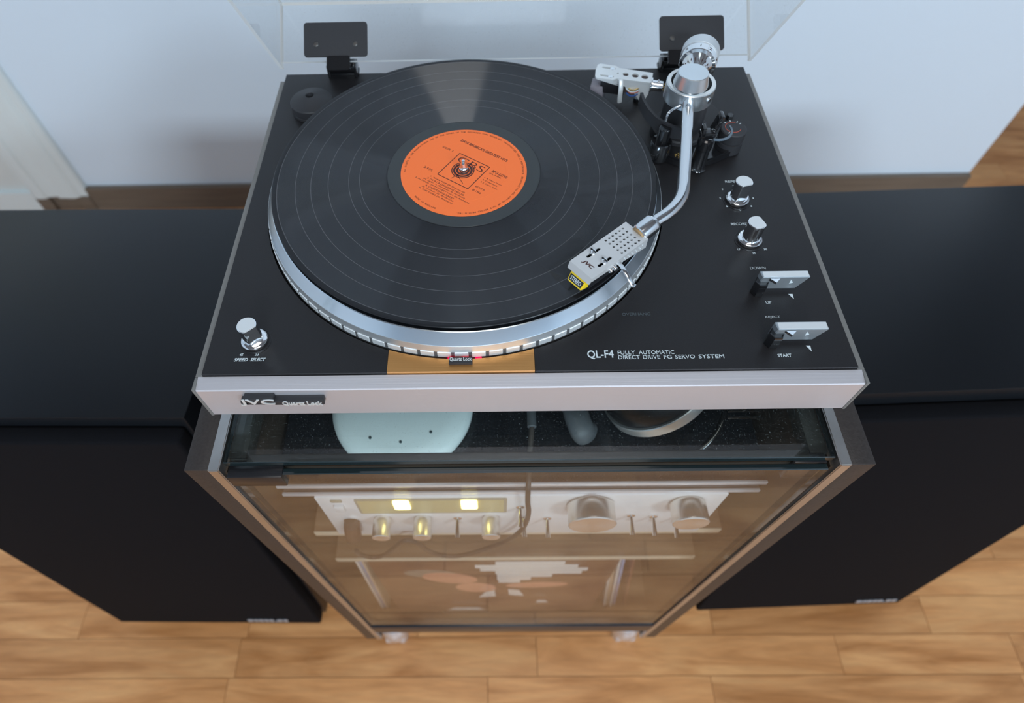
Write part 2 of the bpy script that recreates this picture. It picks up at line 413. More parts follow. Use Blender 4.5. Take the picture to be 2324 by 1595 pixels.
def wood():
    m = bpy.data.materials.new('beech_parquet'); m.use_nodes = True; nt = m.node_tree; b = nt.nodes['Principled BSDF']
    b.inputs['Roughness'].default_value = 0.38
    geo = nt.nodes.new('ShaderNodeNewGeometry'); oi = nt.nodes.new('ShaderNodeObjectInfo')
    ad = nt.nodes.new('ShaderNodeMath'); ad.operation = 'ADD'; nt.links.new(geo.outputs['Random Per Island'], ad.inputs[0]); nt.links.new(oi.outputs['Random'], ad.inputs[1])
    fr = nt.nodes.new('ShaderNodeMath'); fr.operation = 'FRACT'; nt.links.new(ad.outputs[0], fr.inputs[0])
    mp = nt.nodes.new('ShaderNodeMapping'); mp.inputs['Scale'].default_value = (1.3, 9.0, 1)
    ofs = nt.nodes.new('ShaderNodeCombineXYZ')
    k = nt.nodes.new('ShaderNodeMath'); k.operation = 'MULTIPLY'; k.inputs[1].default_value = 37.0; nt.links.new(fr.outputs[0], k.inputs[0])
    nt.links.new(k.outputs[0], ofs.inputs[0]); nt.links.new(k.outputs[0], ofs.inputs[2])
    nt.links.new(geo.outputs['Position'], mp.inputs[0]); nt.links.new(ofs.outputs[0], mp.inputs['Location'])
    n1 = nt.nodes.new('ShaderNodeTexNoise'); n1.inputs['Scale'].default_value = 2.6; n1.inputs['Detail'].default_value = 5; n1.inputs['Distortion'].default_value = 1.3
    nt.links.new(mp.outputs[0], n1.inputs['Vector'])
    n2 = nt.nodes.new('ShaderNodeTexNoise'); n2.inputs['Scale'].default_value = 14; n2.inputs['Detail'].default_value = 6; n2.inputs['Distortion'].default_value = 0.4
    nt.links.new(mp.outputs[0], n2.inputs['Vector'])
    cr = nt.nodes.new('ShaderNodeValToRGB')
    e = cr.color_ramp.elements; e[0].position = 0.30; e[0].color = (0.42, 0.165, 0.048, 1); e[1].position = 0.66; e[1].color = (0.70, 0.345, 0.135, 1)
    x = e.new(0.5); x.color = (0.61, 0.275, 0.10, 1)
    nt.links.new(n1.outputs['Fac'], cr.inputs[0])
    br = nt.nodes.new('ShaderNodeMapRange'); br.inputs['To Min'].default_value = 0.90; br.inputs['To Max'].default_value = 1.08; nt.links.new(fr.outputs[0], br.inputs[0])
    b2 = nt.nodes.new('ShaderNodeMapRange'); b2.inputs['From Min'].default_value = 0.35; b2.inputs['From Max'].default_value = 0.65; b2.inputs['To Min'].default_value = 0.92; b2.inputs['To Max'].default_value = 1.06; nt.links.new(n2.outputs['Fac'], b2.inputs[0])
    mm = nt.nodes.new('ShaderNodeMath'); mm.operation = 'MULTIPLY'; nt.links.new(br.outputs[0], mm.inputs[0]); nt.links.new(b2.outputs[0], mm.inputs[1])
    sc = nt.nodes.new('ShaderNodeVectorMath'); sc.operation = 'SCALE'; nt.links.new(cr.outputs[0], sc.inputs[0]); nt.links.new(mm.outputs[0], sc.inputs['Scale'])
    nt.links.new(sc.outputs[0], b.inputs['Base Color'])
    return m
M['wood'] = wood()
M['subfloor'] = mat('subfloor', (0.10, 0.055, 0.03), 0.8)

# ================================================================== the room
FL = -0.915
X0, X1, Y0, Y1, ZC = -2.6, 2.9, -3.28, 3.1, 2.30
# floor: strip parquet; the staves in view are single boards
fl = NB(); box2(fl, (X0 - .1, Y0 - .1, FL - 0.10), (X1 + .1, Y1 + .1, FL - 0.012))
floor = obj('floor', fl, M['subfloor']); floor['kind'] = 'structure'
pitch = 0.0665; gap = 0.0003
def stave(bm, x0, x1, y0):
    a = (x0 + gap / 2, y0 + gap / 2, FL - 0.012); b = (x1 - gap / 2, y0 + pitch - gap / 2, FL)
    vs = [bm.verts.new(p) for p in ((a[0], a[1], a[2]), (b[0], a[1], a[2]), (b[0], b[1], a[2]), (a[0], b[1], a[2]),
          (a[0] + .0003, a[1] + .0003, b[2]), (b[0] - .0003, a[1] + .0003, b[2]), (b[0] - .0003, b[1] - .0003, b[2]), (a[0] + .0003, b[1] - .0003, b[2]))]
    for f in ((0, 3, 2, 1), (4, 5, 6, 7), (0, 1, 5, 4), (1, 2, 6, 5), (2, 3, 7, 6), (3, 0, 4, 7)): bm.faces.new([vs[i] for i in f])
rest = NB(); rnd = random.Random(11); nsing = 0
row = 0; y = 0.038 - pitch * 37
while y < Y1:
    x = X0 - rnd.random() * 0.4
    while x < X1:
        L = rnd.choice((0.32, 0.40, 0.47, 0.55))
        near = (-0.30 < y < 0.42) and (x + L > -1.15) and (x < 1.15)
        behind = (0.90 < y < 2.3) and (x + L > 1.15) and (x < 2.2)
        if (near or behind) and nsing < 290:
            b1 = NB(); stave(b1, x, x + L, y); obj('floor_stave', b1, M['wood'], floor); nsing += 1
        else: stave(rest, x, x + L, y)
        x += L
    y += pitch
obj('floor_staves', rest, M['wood'], floor, kind='stuff')

def slab(name, a, b, m, parent=None):
    bm = NB(); box2(bm, a, b); o = obj(name, bm, m, parent)
    if parent is None: o['kind'] = 'structure'
    return o
XW = 1.283
slab('wall_back', (X0, 1.115, FL), (XW, 1.235, ZC), M['wall'])
slab('wall_far', (X0, Y1, FL), (X1, Y1 + .1, ZC), M['wall'])
slab('wall_left', (X0 - .1, Y0, FL), (X0, Y1, ZC), M['wall'])
slab('wall_right', (X1, Y0, FL), (X1 + .1, Y1, ZC), M['wall'])
slab('ceiling', (X0 - .1, Y0 - .1, ZC), (X1 + .1, Y1 + .1, ZC + .1), M['ceiling'])
wf = NB()
W1 = (1.68, 2.72, 1.62, 2.24); W2 = (-0.54, 0.54, 1.62, 2.14)
for a, b in (((X0, FL), (W2[0], ZC)), ((W2[1], FL), (W1[0], ZC)), ((W1[1], FL), (X1, ZC)), ((W2[0], FL), (W2[1], W2[2])), ((W2[0], W2[3]), (W2[1], ZC)), ((W1[0], FL), (W1[1], W1[2])), ((W1[0], W1[3]), (W1[1], ZC))):
    box2(wf, (a[0], Y0 - .12, a[1]), (b[0], Y0, b[1]))
o = obj('wall_front', wf, M['wall']); o['kind'] = 'structure'
for n, W in ((1, W1), (2, W2)):
    bm = NB()
    for a, b in (((W[0], W[2]), (W[0] + .05, W[3])), ((W[1] - .05, W[2]), (W[1], W[3])), ((W[0], W[2]), (W[1], W[2] + .05)), ((W[0], W[3] - .05), (W[1], W[3])), (((W[0] + W[1]) / 2 - .02, W[2]), ((W[0] + W[1]) / 2 + .02, W[3]))):
        box2(bm, (a[0], Y0 - .08, a[1]), (b[0], Y0 - .02, b[1]))
    wo = obj('window_%d' % n, bm, M['white_paint']); wo['kind'] = 'structure'
    bm = NB(); box2(bm, (W[0] + .05, Y0 - .055, W[2] + .05), (W[1] - .05, Y0 - .05, W[3] - .05)); obj('pane', bm, M['glass'], wo)
# baseboard, door casing and door leaf on the wall behind the turntable
slab('baseboard_back', (-1.150, 1.100, FL), (XW, 1.115, -0.838), M['baseboard'])
slab('baseboard_left', (X0, 1.098, FL), (-1.305, 1.115, -0.848), M['white_paint'])
tr = NB()
prof = [(-1.300, 1.115), (-1.300, 1.094), (-1.292, 1.090), (-1.268, 1.090), (-1.262, 1.096), (-1.236, 1.098), (-1.230, 1.092), (-1.186, 1.090), (-1.176, 1.094), (-1.170, 1.099), (-1.152, 1.099), (-1.148, 1.104), (-1.148, 1.115)]
prism(tr, prof, -0.862, 1.2)
t1 = obj('trim_1', tr, M['white_paint']); t1['kind'] = 'structure'
tr = NB()
for a, b in (((-1.300, 1.092), (-1.262, 1.115)), ((-1.260, 1.100), (-1.190, 1.115)), ((-1.188, 1.096), (-1.150, 1.115))):
    box2(tr, (a[0], a[1], FL), (b[0], b[1], -0.862), bev=0.002)
obj('plinth_block', tr, M['baseboard'], t1, label='dark brown plinth blocks under the casing')
dl = NB(); box2(dl, (-2.15, 1.1165, -0.87), (-1.302, 1.128, 1.15)); bm = dl
box2(bm, (-2.1, 1.108, -0.848), (-1.302, 1.117, 1.15), bev=0.003)
d1 = obj('door_1', bm, M['white_paint']); d1['kind'] = 'structure'

# ================================================================== loudspeakers
def speaker(bx, by, yaw, lean, D, a, label, badge_from):
    w_, L, g = 0.373, 0.663, 0.022
    ux = Vector((math.cos(yaw), math.sin(yaw), 0)); f = Vector((math.sin(yaw), -math.cos(yaw), 0))
    up = Vector((0, 0, math.cos(lean))) - f * math.sin(lean)
    fd = ux.cross(up); fd = fd if fd.y < 0 else -fd
    o0 = Vector((bx, by, -0.88))
    T = Matrix.Translation(o0) @ Matrix(((ux.x, -fd.x, up.x), (ux.y, -fd.y, up.y), (ux.z, -fd.z, up.z))).to_4x4()   # local x right, y back, z up
    t = thing('loudspeaker', (bx, by + D / 2, FL), label, 'loudspeaker', 'pair of black floor loudspeakers leaning back')
    bm = NB(); g0 = box2(bm, (-w_ / 2 - .004, g, -.006), (w_ / 2 + .004, g + D, L + a), bev=0.0015); _xf(g0, T, bm); obj('cabinet', bm, M['spkbody'], t)
    bm = NB(); g0 = box2(bm, (-w_ / 2, 0, 0), (w_ / 2, g - .0005, L), bev=0.004, seg=3); _xf(g0, T, bm); gr = obj('grille', bm, M['grille'], t)
    bm = NB(); x = badge_from; zz = 0.017
    for k, ww in enumerate((.011, .007, .010, .008, .009, .004, .010, .009)):
        hh = 0.003 if k == 5 else 0.011
        g0 = box2(bm, (x, -.0022, zz), (x + ww * .9, -.0002, zz + hh), bev=.0008); _xf(g0, T, bm); x += ww + .0008
    obj('badge', bm, M['badge'], gr, label='small silver badge near the lower edge')
    for s in (-1, 1):
        for yy, nm in ((g + .03, 0), (g + D - .04, 1)):
            p = T @ Vector((s * (w_ / 2 - .03), yy, -.006))
            bm = NB(); cyl(bm, (p.x, p.y, FL), (p.x, p.y, p.z + .003), 0.011, seg=16); obj('foot', bm, M['black'], t)
    return t
speaker(-0.5316, -0.0082, -0.0127, 0.0909, 0.330, 0.014, 'large black loudspeaker left of the rack, cloth grille in front', 0.058)
speaker(0.5306, 0.0130, 0.0306, 0.0883, 0.320, 0.018, 'large black loudspeaker right of the rack, cloth grille in front', 0.098)

# ================================================================== hifi rack
ZT, ZB, YF = -0.0688, -0.853, -0.0416
DR = 0.40      # depth
rack = thing('hifi_rack', (0.001, 0.16, FL), 'tall hifi rack with glass top, glass door and aluminium frame under the turntable', 'rack')
cx = 0.001
# aluminium end frames: a flat post down the front and a flat rail along the top
for s in (-1, 1):
    xo = cx + s * 0.236; xi = cx + s * 0.2275
    bm = NB(); sec = [(YF, ZB), (YF + .030, ZB), (YF + .030, ZT - .03), (YF + DR, ZT - .03), (YF + DR, ZT), (YF, ZT)]
    va = [bm.verts.new((xi, y, z)) for y, z in sec]; vb = [bm.verts.new((xo, y, z)) for y, z in sec]
    bm.faces.new(va); bm.faces.new(vb[::-1])
    for i in range(6): bm.faces.new((va[i], va[(i + 1) % 6], vb[(i + 1) % 6], vb[i]))
    bmesh.ops.bevel(bm, geom=bm.edges[:], offset=.0008, segments=2, affect='EDGES'); bmesh.ops.recalc_face_normals(bm, faces=bm.faces)
    obj('end_frame', bm, M['rackmetal'], rack)
    xo2 = cx + s * 0.2542
    bm = NB(); box2(bm, (min(xo2, xo), YF + .001, ZB + .002), (max(xo2, xo), YF + DR, ZT - .0015), bev=.001); obj('side_panel', bm, M['rackside'], rack)
    xi2 = cx + s * 0.2262
    bm = NB(); box2(bm, (min(xi, xi2), YF + .004, ZB + .01), (max(xi, xi2) , YF + DR - .01, ZT - .012)); obj('inner_panel', bm, M['rackin'], rack)
    # olive rail below the glass top
    xr = cx + s * 0.2125
    bm = NB(); box2(bm, (min(xi2, xr), YF + .014, -.094), (max(xi2, xr), YF + DR - .01, -.0775), bev=.001); obj('top_rail', bm, M['railgrey'], rack)
bm = NB(); box2(bm, (cx - .2125, YF + .010, -.094), (cx + .2125, YF + .0175, -.0785), bev=.001); obj('top_rail', bm, M['railgrey'], rack)
bm = NB(); box2(bm, (cx - .236, YF + DR - .008, ZB), (cx + .236, YF + DR, ZT - .01)); obj('back_panel', bm, M['rackin'], rack)
ZQ = -.775
bm = NB(); box2(bm, (cx - .2275, YF + .012, ZQ), (cx + .2275, YF + DR, ZQ + .017), bev=.001); obj('bottom_board', bm, M['shelf'], rack)
def pane(name, a, b, m, parent, thin_axis, label=None):
    bm = NB(); box2(bm, a, b, bev=.0006, seg=1)
    bm.normal_update()
    for f in bm.faces:
        f.material_index = 0 if abs(f.normal[thin_axis]) > 0.9 else 1
    return obj(name, bm, m, parent, label=label)
pane('glass_top', (cx - .2262, YF + .0065, -.0755), (cx + .2262, YF + DR - .01, -.0695), [M['glass'], M['glassedge']], rack, 2, 'clear glass top with green edges')
dr_ = pane('glass_door', (cx - .2235, YF + .001, -.7225), (cx + .2235, YF + .006, -.0790), [M['doorglass'], M['glassedge']], rack, 1, 'clear glass door')
bm = NB(); box2(bm, (cx - .2262, YF - .001, ZQ), (cx + .2262, YF + .009, -.7235), bev=.001); obj('bottom_rail', bm, mat('dark_blue_rail', (0.008, 0.014, 0.022), 0.3), rack)
bm = NB(); box2(bm, (cx - .2245, YF - .002, -.0955), (cx - .183, YF + .008, -.0775), bev=.0012); obj('door_hinge', bm, M['black'], dr_)
bm = NB(); box2(bm, (cx + .200, YF + .0065, -.110), (cx + .2245, YF + .014, -.0790), bev=.0012); obj('door_hinge', bm, M['black'], dr_)
# shelves: a glossy black one near the top, two brown ones with cream edges
YS = -0.0125
def shelf(z1, z0, m, me, nm, lab=None, two=False):
    bm = NB(); box2(bm, (-.2215, YS + .002, z0), (.2215, YF + DR - .012, z1), bev=.0005); s_ = obj(nm, bm, m, rack, label=lab)
    if two:
        for a, b in ((z1 - .004, z1 + .001), (z0 - .001, z0 + .004)):
            bm = NB(); box2(bm, (-.2215, YS - .001, a), (.2215, YS + .002, b), bev=.0008); obj('edge_strip', bm, me, s_)
    else:
        bm = NB(); box2(bm, (-.2215, YS, z0), (.2215, YS + .002, z1), bev=.0005); obj('edge_strip', bm, me, s_)
shelf(-.178, -.201, M['shelfblack'], M['shelfsilver'], 'shelf', 'glossy black upper shelf with silver edge strips', True)
shelf(-.318, -.330, M['shelf'], M['shelfedge'], 'shelf')
shelf(-.428, -.439, M['shelf'], M['shelfedge'], 'shelf')
# casters
for s in (-1, 1):
    for yy in (YF + .022, YF + DR - .05):
        x = cx + s * 0.2085
        bm = NB(); cyl(bm, (x, yy, ZQ + .001), (x, yy, ZQ - .030), .009, seg=20)
        lathe(bm, [(.0235, -.883), (.0238, -.868), (.0215, -.850), (.0150, -.836), (.0095, -.832), (.0095, -.800)], (x, yy, 0), (0, 0, 1), 32)
        cs = obj('caster', bm, M['castermetal'], rack)
        for k in (-1, 1):
            bm = NB(); lathe(bm, [(.002, -.0085), (.016, -.0085), (.0225, -.004), (.0225, .004), (.016, .0085), (.002, .0085)], (x + k * .0125, yy, FL + .0227), (1, 0, 0), 28); obj('wheel', bm, M['castermetal'], cs)

# ================================================================== turntable
tt = thing('turntable', (0, .17, ZT), 'black and silver record turntable with open clear lid on the glass topped rack', 'turntable')
PW, PD = 0.2219, 0.3394
SX, SY = -0.045, 0.1701
bm = NB(); box2(bm, (-.2265, .004, -.044), (.2265, PD - .002, -.0125), bev=.001); obj('plinth', bm, M['blackm'], tt)
for s in (-1, 1):
    for y in (.05, .29):
        bm = NB(); lathe(bm, [(.016, 0), (.019, .003), (.019, .014), (.014, .0255)], (s * .17, y, ZT), (0, 0, 1), 28); obj('foot', bm, M['rubber'], tt)
# deck panel with the round well, cut at the front for the gold plate
well = 0.1605
n = 96
GX0, GX1 = -0.0958, 0.0050
def well_arc(xa, xb, k=14):
    out = []
    for i in range(k + 1):
        x = xa + (xb - xa) * i / k; out.append((x, SY - math.sqrt(well ** 2 - (x - SX) ** 2)))
    return out
# deck minus the gold plate sector
a0 = math.atan2(-math.sqrt(well ** 2 - (GX0 - SX) ** 2), GX0 - SX); a1 = math.atan2(-math.sqrt(well ** 2 - (GX1 - SX) ** 2), GX1 - SX)
arc = []
st = a1; en = a0 + 2 * PI
for i in range(n + 1):
    a = st + (en - st) * i / n; arc.append((SX + well * math.cos(a), SY + well * math.sin(a)))
poly = [(GX1, 0)] + [(PW, 0), (PW, PD), (-PW, PD), (-PW, 0), (GX0, 0)] + arc[::-1]
bm = NB()
vs0 = [bm.verts.new((x, y, 0)) for x, y in poly]; vs1 = [bm.verts.new((x, y, -.012)) for x, y in poly]
es = [bm.edges.new((vs0[i], vs0[(i + 1) % len(poly)])) for i in range(len(poly))]
bmesh.ops.triangle_fill(bm, use_beauty=True, edges=es)
for i in range(len(poly)):
    j = (i + 1) % len(poly); bm.faces.new((vs0[i], vs1[i], vs1[j], vs0[j]))
bmesh.ops.recalc_face_normals(bm, faces=bm.faces)
deck = obj('deck_panel', bm, M['deck'], tt)
bm = NB(); lathe(bm, [(.001, -.0115), (well + .002, -.0115)], (SX, SY, 0), seg=72, cap=False)
obj('well_floor', bm, M['void'], tt)
gp = [(GX0 + .0003, 0)] + [(GX1 - .0003, 0)] + well_arc(GX0 + .0003, GX1 - .0003)[::-1]
bm = NB(); prism(bm, gp, -.012, .0006); gold = obj('gold_plate', bm, M['gold'], tt, label='gold coloured metal plate in front of the platter')
# badge on the gold plate
bm = NB(); box2(bm, (-.0535, .0046, .0006), (-.0375, .0096, .0032), bev=.0004); qb = obj('badge', bm, M['blackm'], gold)
text('Quartz Lock', (-.0530, .0062, .0032), (-.0380, .0062, .0032), (0, 1, 0), .0032, M['satin2'], gold, .0003, bold=.01)
for x in (-.0525, -.0425, -.0335):
    bm = NB(); box2(bm, (x - .0022, SY - well + .0002 + (x - SX) ** 2 * 3, -.009), (x + .0022, SY - well + .004 + (x - SX) ** 2 * 3, -.0008), bev=.0003); obj('strobe_lamp', bm, M['redlamp'], tt, label='small red strobe lamp')
# side trims
for s in (-1, 1):
    bm = NB(); xa, xb = s * .2222, s * .2268
    prism(bm, [(min(xa, xb), -.0006), (max(xa, xb), -.0006), (max(xa, xb), PD - .008), (min(xa, xb), PD - .008)], -.042, -.0022)
    obj('side_trim', bm, M['trim'], tt)
# aluminium fascia: sloped top facet and upright front
bm = NB()
sec = [(-.0006, -.0022), (-.0100, -.0038), (-.0106, -.0048), (-.0106, -.0385), (-.0098, -.0389), (-.0006, -.0389)]
va = [bm.verts.new((-.2250, y, z)) for y, z in sec]; vb = [bm.verts.new((.2250, y, z)) for y, z in sec]
for i in range(len(sec)):
    j = (i + 1) % len(sec); bm.faces.new((va[i], va[j], vb[j], vb[i]))
bm.faces.new(va); bm.faces.new(vb[::-1]); bmesh.ops.recalc_face_normals(bm, faces=bm.faces)
fas = obj('fascia', bm, M['alu'], tt, ang=20, label='brushed aluminium front strip')
for s in (-1, 1):
    bm = NB(); box2(bm, (s * .2250, -.0112, -.0393), (s * .2272, -.0008, -.0022), bev=.0005); obj('fascia_end', bm, M['trim'], fas)
# raised badge on the fascia: black block with silver letters in front
bm = NB()
box2(bm, (-.1930, -.0160, -.0148), (-.1724, -.0106, -.0070), bev=.0008)
box2(bm, (-.1960, -.0160, -.0148), (-.1900, -.0106, -.0108), bev=.0008)
box2(bm, (-.1735, -.0160, -.0155), (-.1390, -.0106, -.0103), bev=.0008)
bdg = obj('badge', bm, M['blackm'], fas)
text('JVC', (-.1958, -.0160, -.0148), (-.1721, -.0160, -.0153), (0, 0, 1), .0084, M['satin2'], fas, .0006, bold=.012)
text('Quartz Lock', (-.1672, -.0160, -.0154), (-.1402, -.0160, -.0160), (0, 0, 1), .0060, M['satin2'], fas, .0006, bold=.015)

# ---- platter
bm = NB()
ringlathe(bm, [(.1485, .0205), (.1512, .0205), (.1518, .0201), (.1568, .0116), (.1571, .0112), (.1578, .0060), (.1580, .0050), (.1582, -.0030), (.1560, -.0060), (.1480, -.0060)], (SX, SY, 0), seg=160)
pl = obj('platter', bm, M['plat'], tt, ang=25, label='polished metal platter with dotted rim')
# the tangent of the turned metal runs round the spindle: give the platter its own origin there
def recenter(o, c):
    c = Vector(c); b = BASE[top_of(o).name]; d = c - b - o.location
    for v in o.data.vertices: v.co -= d
    o.location = o.location + d
recenter(pl, (SX, SY, 0))
bm = NB(); lathe(bm, [(.001, .0195), (.1440, .0195), (.1475, .0188), (.1480, .0180)], (SX, SY, 0), seg=120, cap=False)
ringlathe(bm, [(.1400, .0200), (.1468, .0218), (.1476, .0212), (.1476, .0196), (.1400, .0190)], (SX, SY, 0), seg=120)
mt_ = obj('platter_mat', bm, M['rubber'], tt)
bm = NB(); ringlathe(bm, [(.1570, .0110), (.1573, .0110), (.1582, .0054), (.1578, .0054)], (SX, SY, 0), seg=160); obj('rim_band', bm, M['satin'], tt)
# strobe dots
ND = 84
bm = NB()
c0 = Vector((SX, SY, 0))
box(bm, (0, 0, 0), (.0096, .0009, .0056), bev=.0003, seg=1)
me_d = bpy.data.meshes.new('strobe_dot'); bm.to_mesh(me_d); bm.free(); me_d.materials.append(M['satin2'])
bb_ = BASE[tt.name]
bm = NB(); ringlathe(bm, [(.1570, .0052), (.1581, .0052), (.1585, -.0030), (.1577, -.0038)], (SX, SY, 0), seg=160); rg = obj('strobe_band', bm, mat('dark_grey_band', (0.16, 0.165, 0.17), 0.4, 0.5), tt)
for k in range(ND):
    a = 2 * PI * k / ND
    o = bpy.data.objects.new('strobe_dot', me_d); C.objects.link(o); o.parent = rg
    o.location = Vector((SX + .1583 * math.cos(a), SY + .1583 * math.sin(a), .0026)) - bb_
    o.rotation_euler = (0, 0, a - PI / 2)
bm = NB(); lathe(bm, [(.0036, .015), (.0036, .0285), (.0030, .0292), (.0028, .0310), (.0012, .0352), (0.0003, .0356)], (SX, SY, 0), seg=28)
obj('spindle', bm, M['chrome'], tt)

# ---- record
rec = thing('vinyl_record', (SX, SY, .0230), 'black vinyl record with an orange paper label on the platter', 'record')
bm = NB(); lathe(bm, [(.0036, .0230), (.1495, .0230), (.1506, .0236), (.1510, .0241), (.1506, .0246), (.1490, .0248), (.1472, .0245), (.0610, .0245), (.0604, .0247), (.0036, .0247)], (SX, SY, 0), seg=200)
disc = obj('disc', bm, M['vinyl'], rec, ang=40)
bm = NB(); ringlathe(bm, [(.0499, .0246), (.0605, .0246), (.0602, .02485), (.0499, .02485)], (SX, SY, 0), seg=128); obj('run_out_area', bm, M['deadwax'], rec)
bm = NB(); lathe(bm, [(.0037, .0247), (.0499, .0247), (.0499, .0251), (.0340, .0251), (.0339, .02516), (.0335, .02516), (.0334, .0251), (.0037, .0251)], (SX, SY, 0), seg=128); lab = obj('label', bm, M['orange'], rec, ang=2, label='orange paper label with dark printing')
LA = R(-35.3); LZ = .02512
def lp(x, y): return (SX + x * math.cos(LA) - y * math.sin(LA), SY + x * math.sin(LA) + y * math.cos(LA), LZ)
lup = (-math.sin(LA), math.cos(LA), 0)
ink = NB()
def lt(s, x0, x1, y, h, shear=0.0, bold=0.0): text(s, lp(x0, y), lp(x1, y), lup, h, None, None, .00005, shear, bold, bm_in=ink)
lt("DAVE BRUBECK'S GREATEST HITS", -.0233, .0222, .0272, .0028, 0.0, .02)
lt('SIDE 1', -.0312, -.0210, .0128, .0019)
lt('33\u2153', -.0290, -.0205, -.0150, .0024)
lt('1. TAKE FIVE (P. Desmond)', -.0180, .0155, -.0207, .0017)
lt("2. I'M IN A DANCING MOOD", -.0192, .0166, -.0232, .0017)
lt('(M. Sigler, A. Goodhart, A. Hoffman)', -.0213, .0190, -.0256, .0016)
lt('3. IN YOUR OWN SWEET WAY (D. Brubeck)', -.0273, .0248, -.0281, .0017)
lt('4. CAMPTOWN RACES', -.0150, .0122, -.0306, .0017)
lt('(S. Foster, D. Brubeck)', -.0166, .0136, -.0330, .0016)
lt('5. THE DUKE (D. Brubeck)', -.0176, .0144, -.0356, .0017)
lt('BPG 62710', .0190, .0330, .0110, .0028, 0, .02)
lt('(CL 2484)', .0185, .0292, .0084, .0016)
lt('1. 4. Derry Music', .0182, .0346, .0019, .0016)
lt('2. Cinephonic', .0182, .0322, -.0008, .0016)
lt('3. J. Curr. Con.', .0182, .0343, -.0036, .0016)
lt('62710 A', .0180, .0266, -.0098, .0017)
lt('\u2117 1966', .0180, .0260, -.0143, .0020)
lt('CBS', -.0118, .0128, .0060, .0066, 0, -.012)
# printed frame, eye symbol
def flat_poly(bm, pts, z0, z1):
    a = [bm.verts.new((*p[:2], z0)) for p in pts]; b = [bm.verts.new((*p[:2], z1)) for p in pts]; k = len(pts)
    bm.faces.new(b)
    for i in range(k): bm.faces.new((a[i], a[(i + 1) % k], b[(i + 1) % k], b[i]))
def bar2(x0, y0, x1, y1, wd):
    d = Vector((x1 - x0, y1 - y0)); n_ = Vector((-d.y, d.x)).normalized() * wd / 2
    flat_poly(ink, [lp(x0 + n_.x, y0 + n_.y), lp(x0 - n_.x, y0 - n_.y), lp(x1 - n_.x, y1 - n_.y), lp(x1 + n_.x, y1 + n_.y)], LZ - .00002, LZ + .00006)
hq = .0148
for a, b in (((-hq, -hq), (hq, -hq)), ((hq, -hq), (hq, hq)), ((hq, hq), (-hq, hq)), ((-hq, hq), (-hq, -hq))): bar2(*a, *b, .0006)
bar2(-.0012, -.0068, -.0030, -.0125, .0004); bar2(-.0012, -.0068, .0080, -.0122, .0004)
def ann(r0, r1, cx_, cy_):
    c_ = lp(cx_, cy_); ringlathe(ink, [(r0, -.00002), (r1, -.00002), (r1, .00006), (r0, .00006)], (c_[0], c_[1], LZ), seg=48)
ann(.0084, .0092, -.0008, 0); ann(.0060, .0078, -.0008, 0); ann(.0037, .0054, -.0008, 0)
# legal text running round the rim
ring = 'ALL RIGHTS OF THE MANUFACTURER AND OF THE OWNER OF THE RECORDED WORK RESERVED. UNAUTHORISED PUBLIC PERFORMANCE, BROADCASTING AND COPYING OF THIS RECORD PROHIBITED.'
a_start = 215.0; a_end = -62.0
for i, ch in enumerate(ring):
    if ch == ' ': continue
    a = R(a_start + (a_end - a_start) * i / len(ring)); rr = .0462; wch = .0011
    pc = Vector((rr * math.cos(a), rr * math.sin(a))); tx = Vector((math.sin(a), -math.cos(a))); wch = .0002 if ch == 'I' else .0011
    q0 = pc - tx * wch / 2; q1 = pc + tx * wch / 2
    P0 = Vector(lp(*q0)); P1 = Vector(lp(*q1)); uu = (Vector(lp(*(pc * 1.1))) - Vector(lp(*pc)))
    if ch in '.,':
        q1 = pc - tx * wch / 4; P1 = Vector(lp(*q1)); text(ch, P0, P1, uu, .0003, None, None, .00005, bm_in=ink)
    else: text(ch, P0, P1, uu, .0014, None, None, .00005, bm_in=ink)
made = 'MADE IN ENGLAND'
for i, ch in enumerate(made):
    if ch == ' ': continue
    a = R(253 + 27 * i / len(made)); rr = .0468
    pc = Vector((rr * math.cos(a), rr * math.sin(a))); tx = Vector((-math.sin(a), math.cos(a)))
    hw_ = .0001 if ch == 'I' else .0006; P0 = Vector(lp(*(pc - tx * hw_))); P1 = Vector(lp(*(pc + tx * hw_))); uu = (Vector(lp(*(pc * .9))) - Vector(lp(*pc)))
    text(ch, P0, P1, uu, .0014, None, None, .00005, bm_in=ink)
obj('lettering', ink, M['ink'], lab)

# ---- deck printing
DZ = .0001
def dt(s, x0, x1, y, h=.0024, m=None, shear=0.0, bold=0.0, par=None):
    return text(s, (x0, y, DZ - .0001), (x1, y, DZ - .0001), (0, 1, 0), h, m or M['print'], par or deck, .00018, shear, bold)
dt('SPEED', -.2021, -.1925, .0102, .0026, shear=.25, bold=.01); dt('SELECT', -.1908, -.1802, .0102, .0026, shear=.25, bold=.01)
dt('45', -.1992, -.1966, .0146, .0019, shear=.2); dt('33', -.1884, -.1858, .0146, .0019, shear=.2)
dt('REPEAT', .1708, .1845, .1793, .0024, bold=.01)
for s_, x, y in (('0', .1759, .1466), ('1', .1663, .1513), ('2', .1627, .1609), ('3', .1667, .1708), ('4', .1762, .1750), ('5', .1850, .1700), ('6', .1893, .1603), ('8', .1857, .1510)):
    dt(s_, x - .0006, x + .0006, y, .0015)
dt('RECORD', .1652, .1784, .1312, .0025, bold=.01)
dt('17', .1646, .1666, .1050, .0017); dt('25', .1749, .1773, .1012, .0017); dt('30', .1844, .1868, .1048, .0017)
dt('DOWN', .1697, .1813, .0861, .0025, bold=.01); dt('UP', .1734, .1775, .0538, .0025, bold=.01)
dt('REJECT', .1700, .1805, .0408, .0025, bold=.01); dt('START', .1704, .1797, .0087, .0025, bold=.01)
dt('QL-F4', .0412, .0592, .0086, .0072, bold=.012)
dt('FULLY', .0621, .0740, .0122, .0030); dt('AUTOMATIC', .0765, .1008, .0122, .0030)
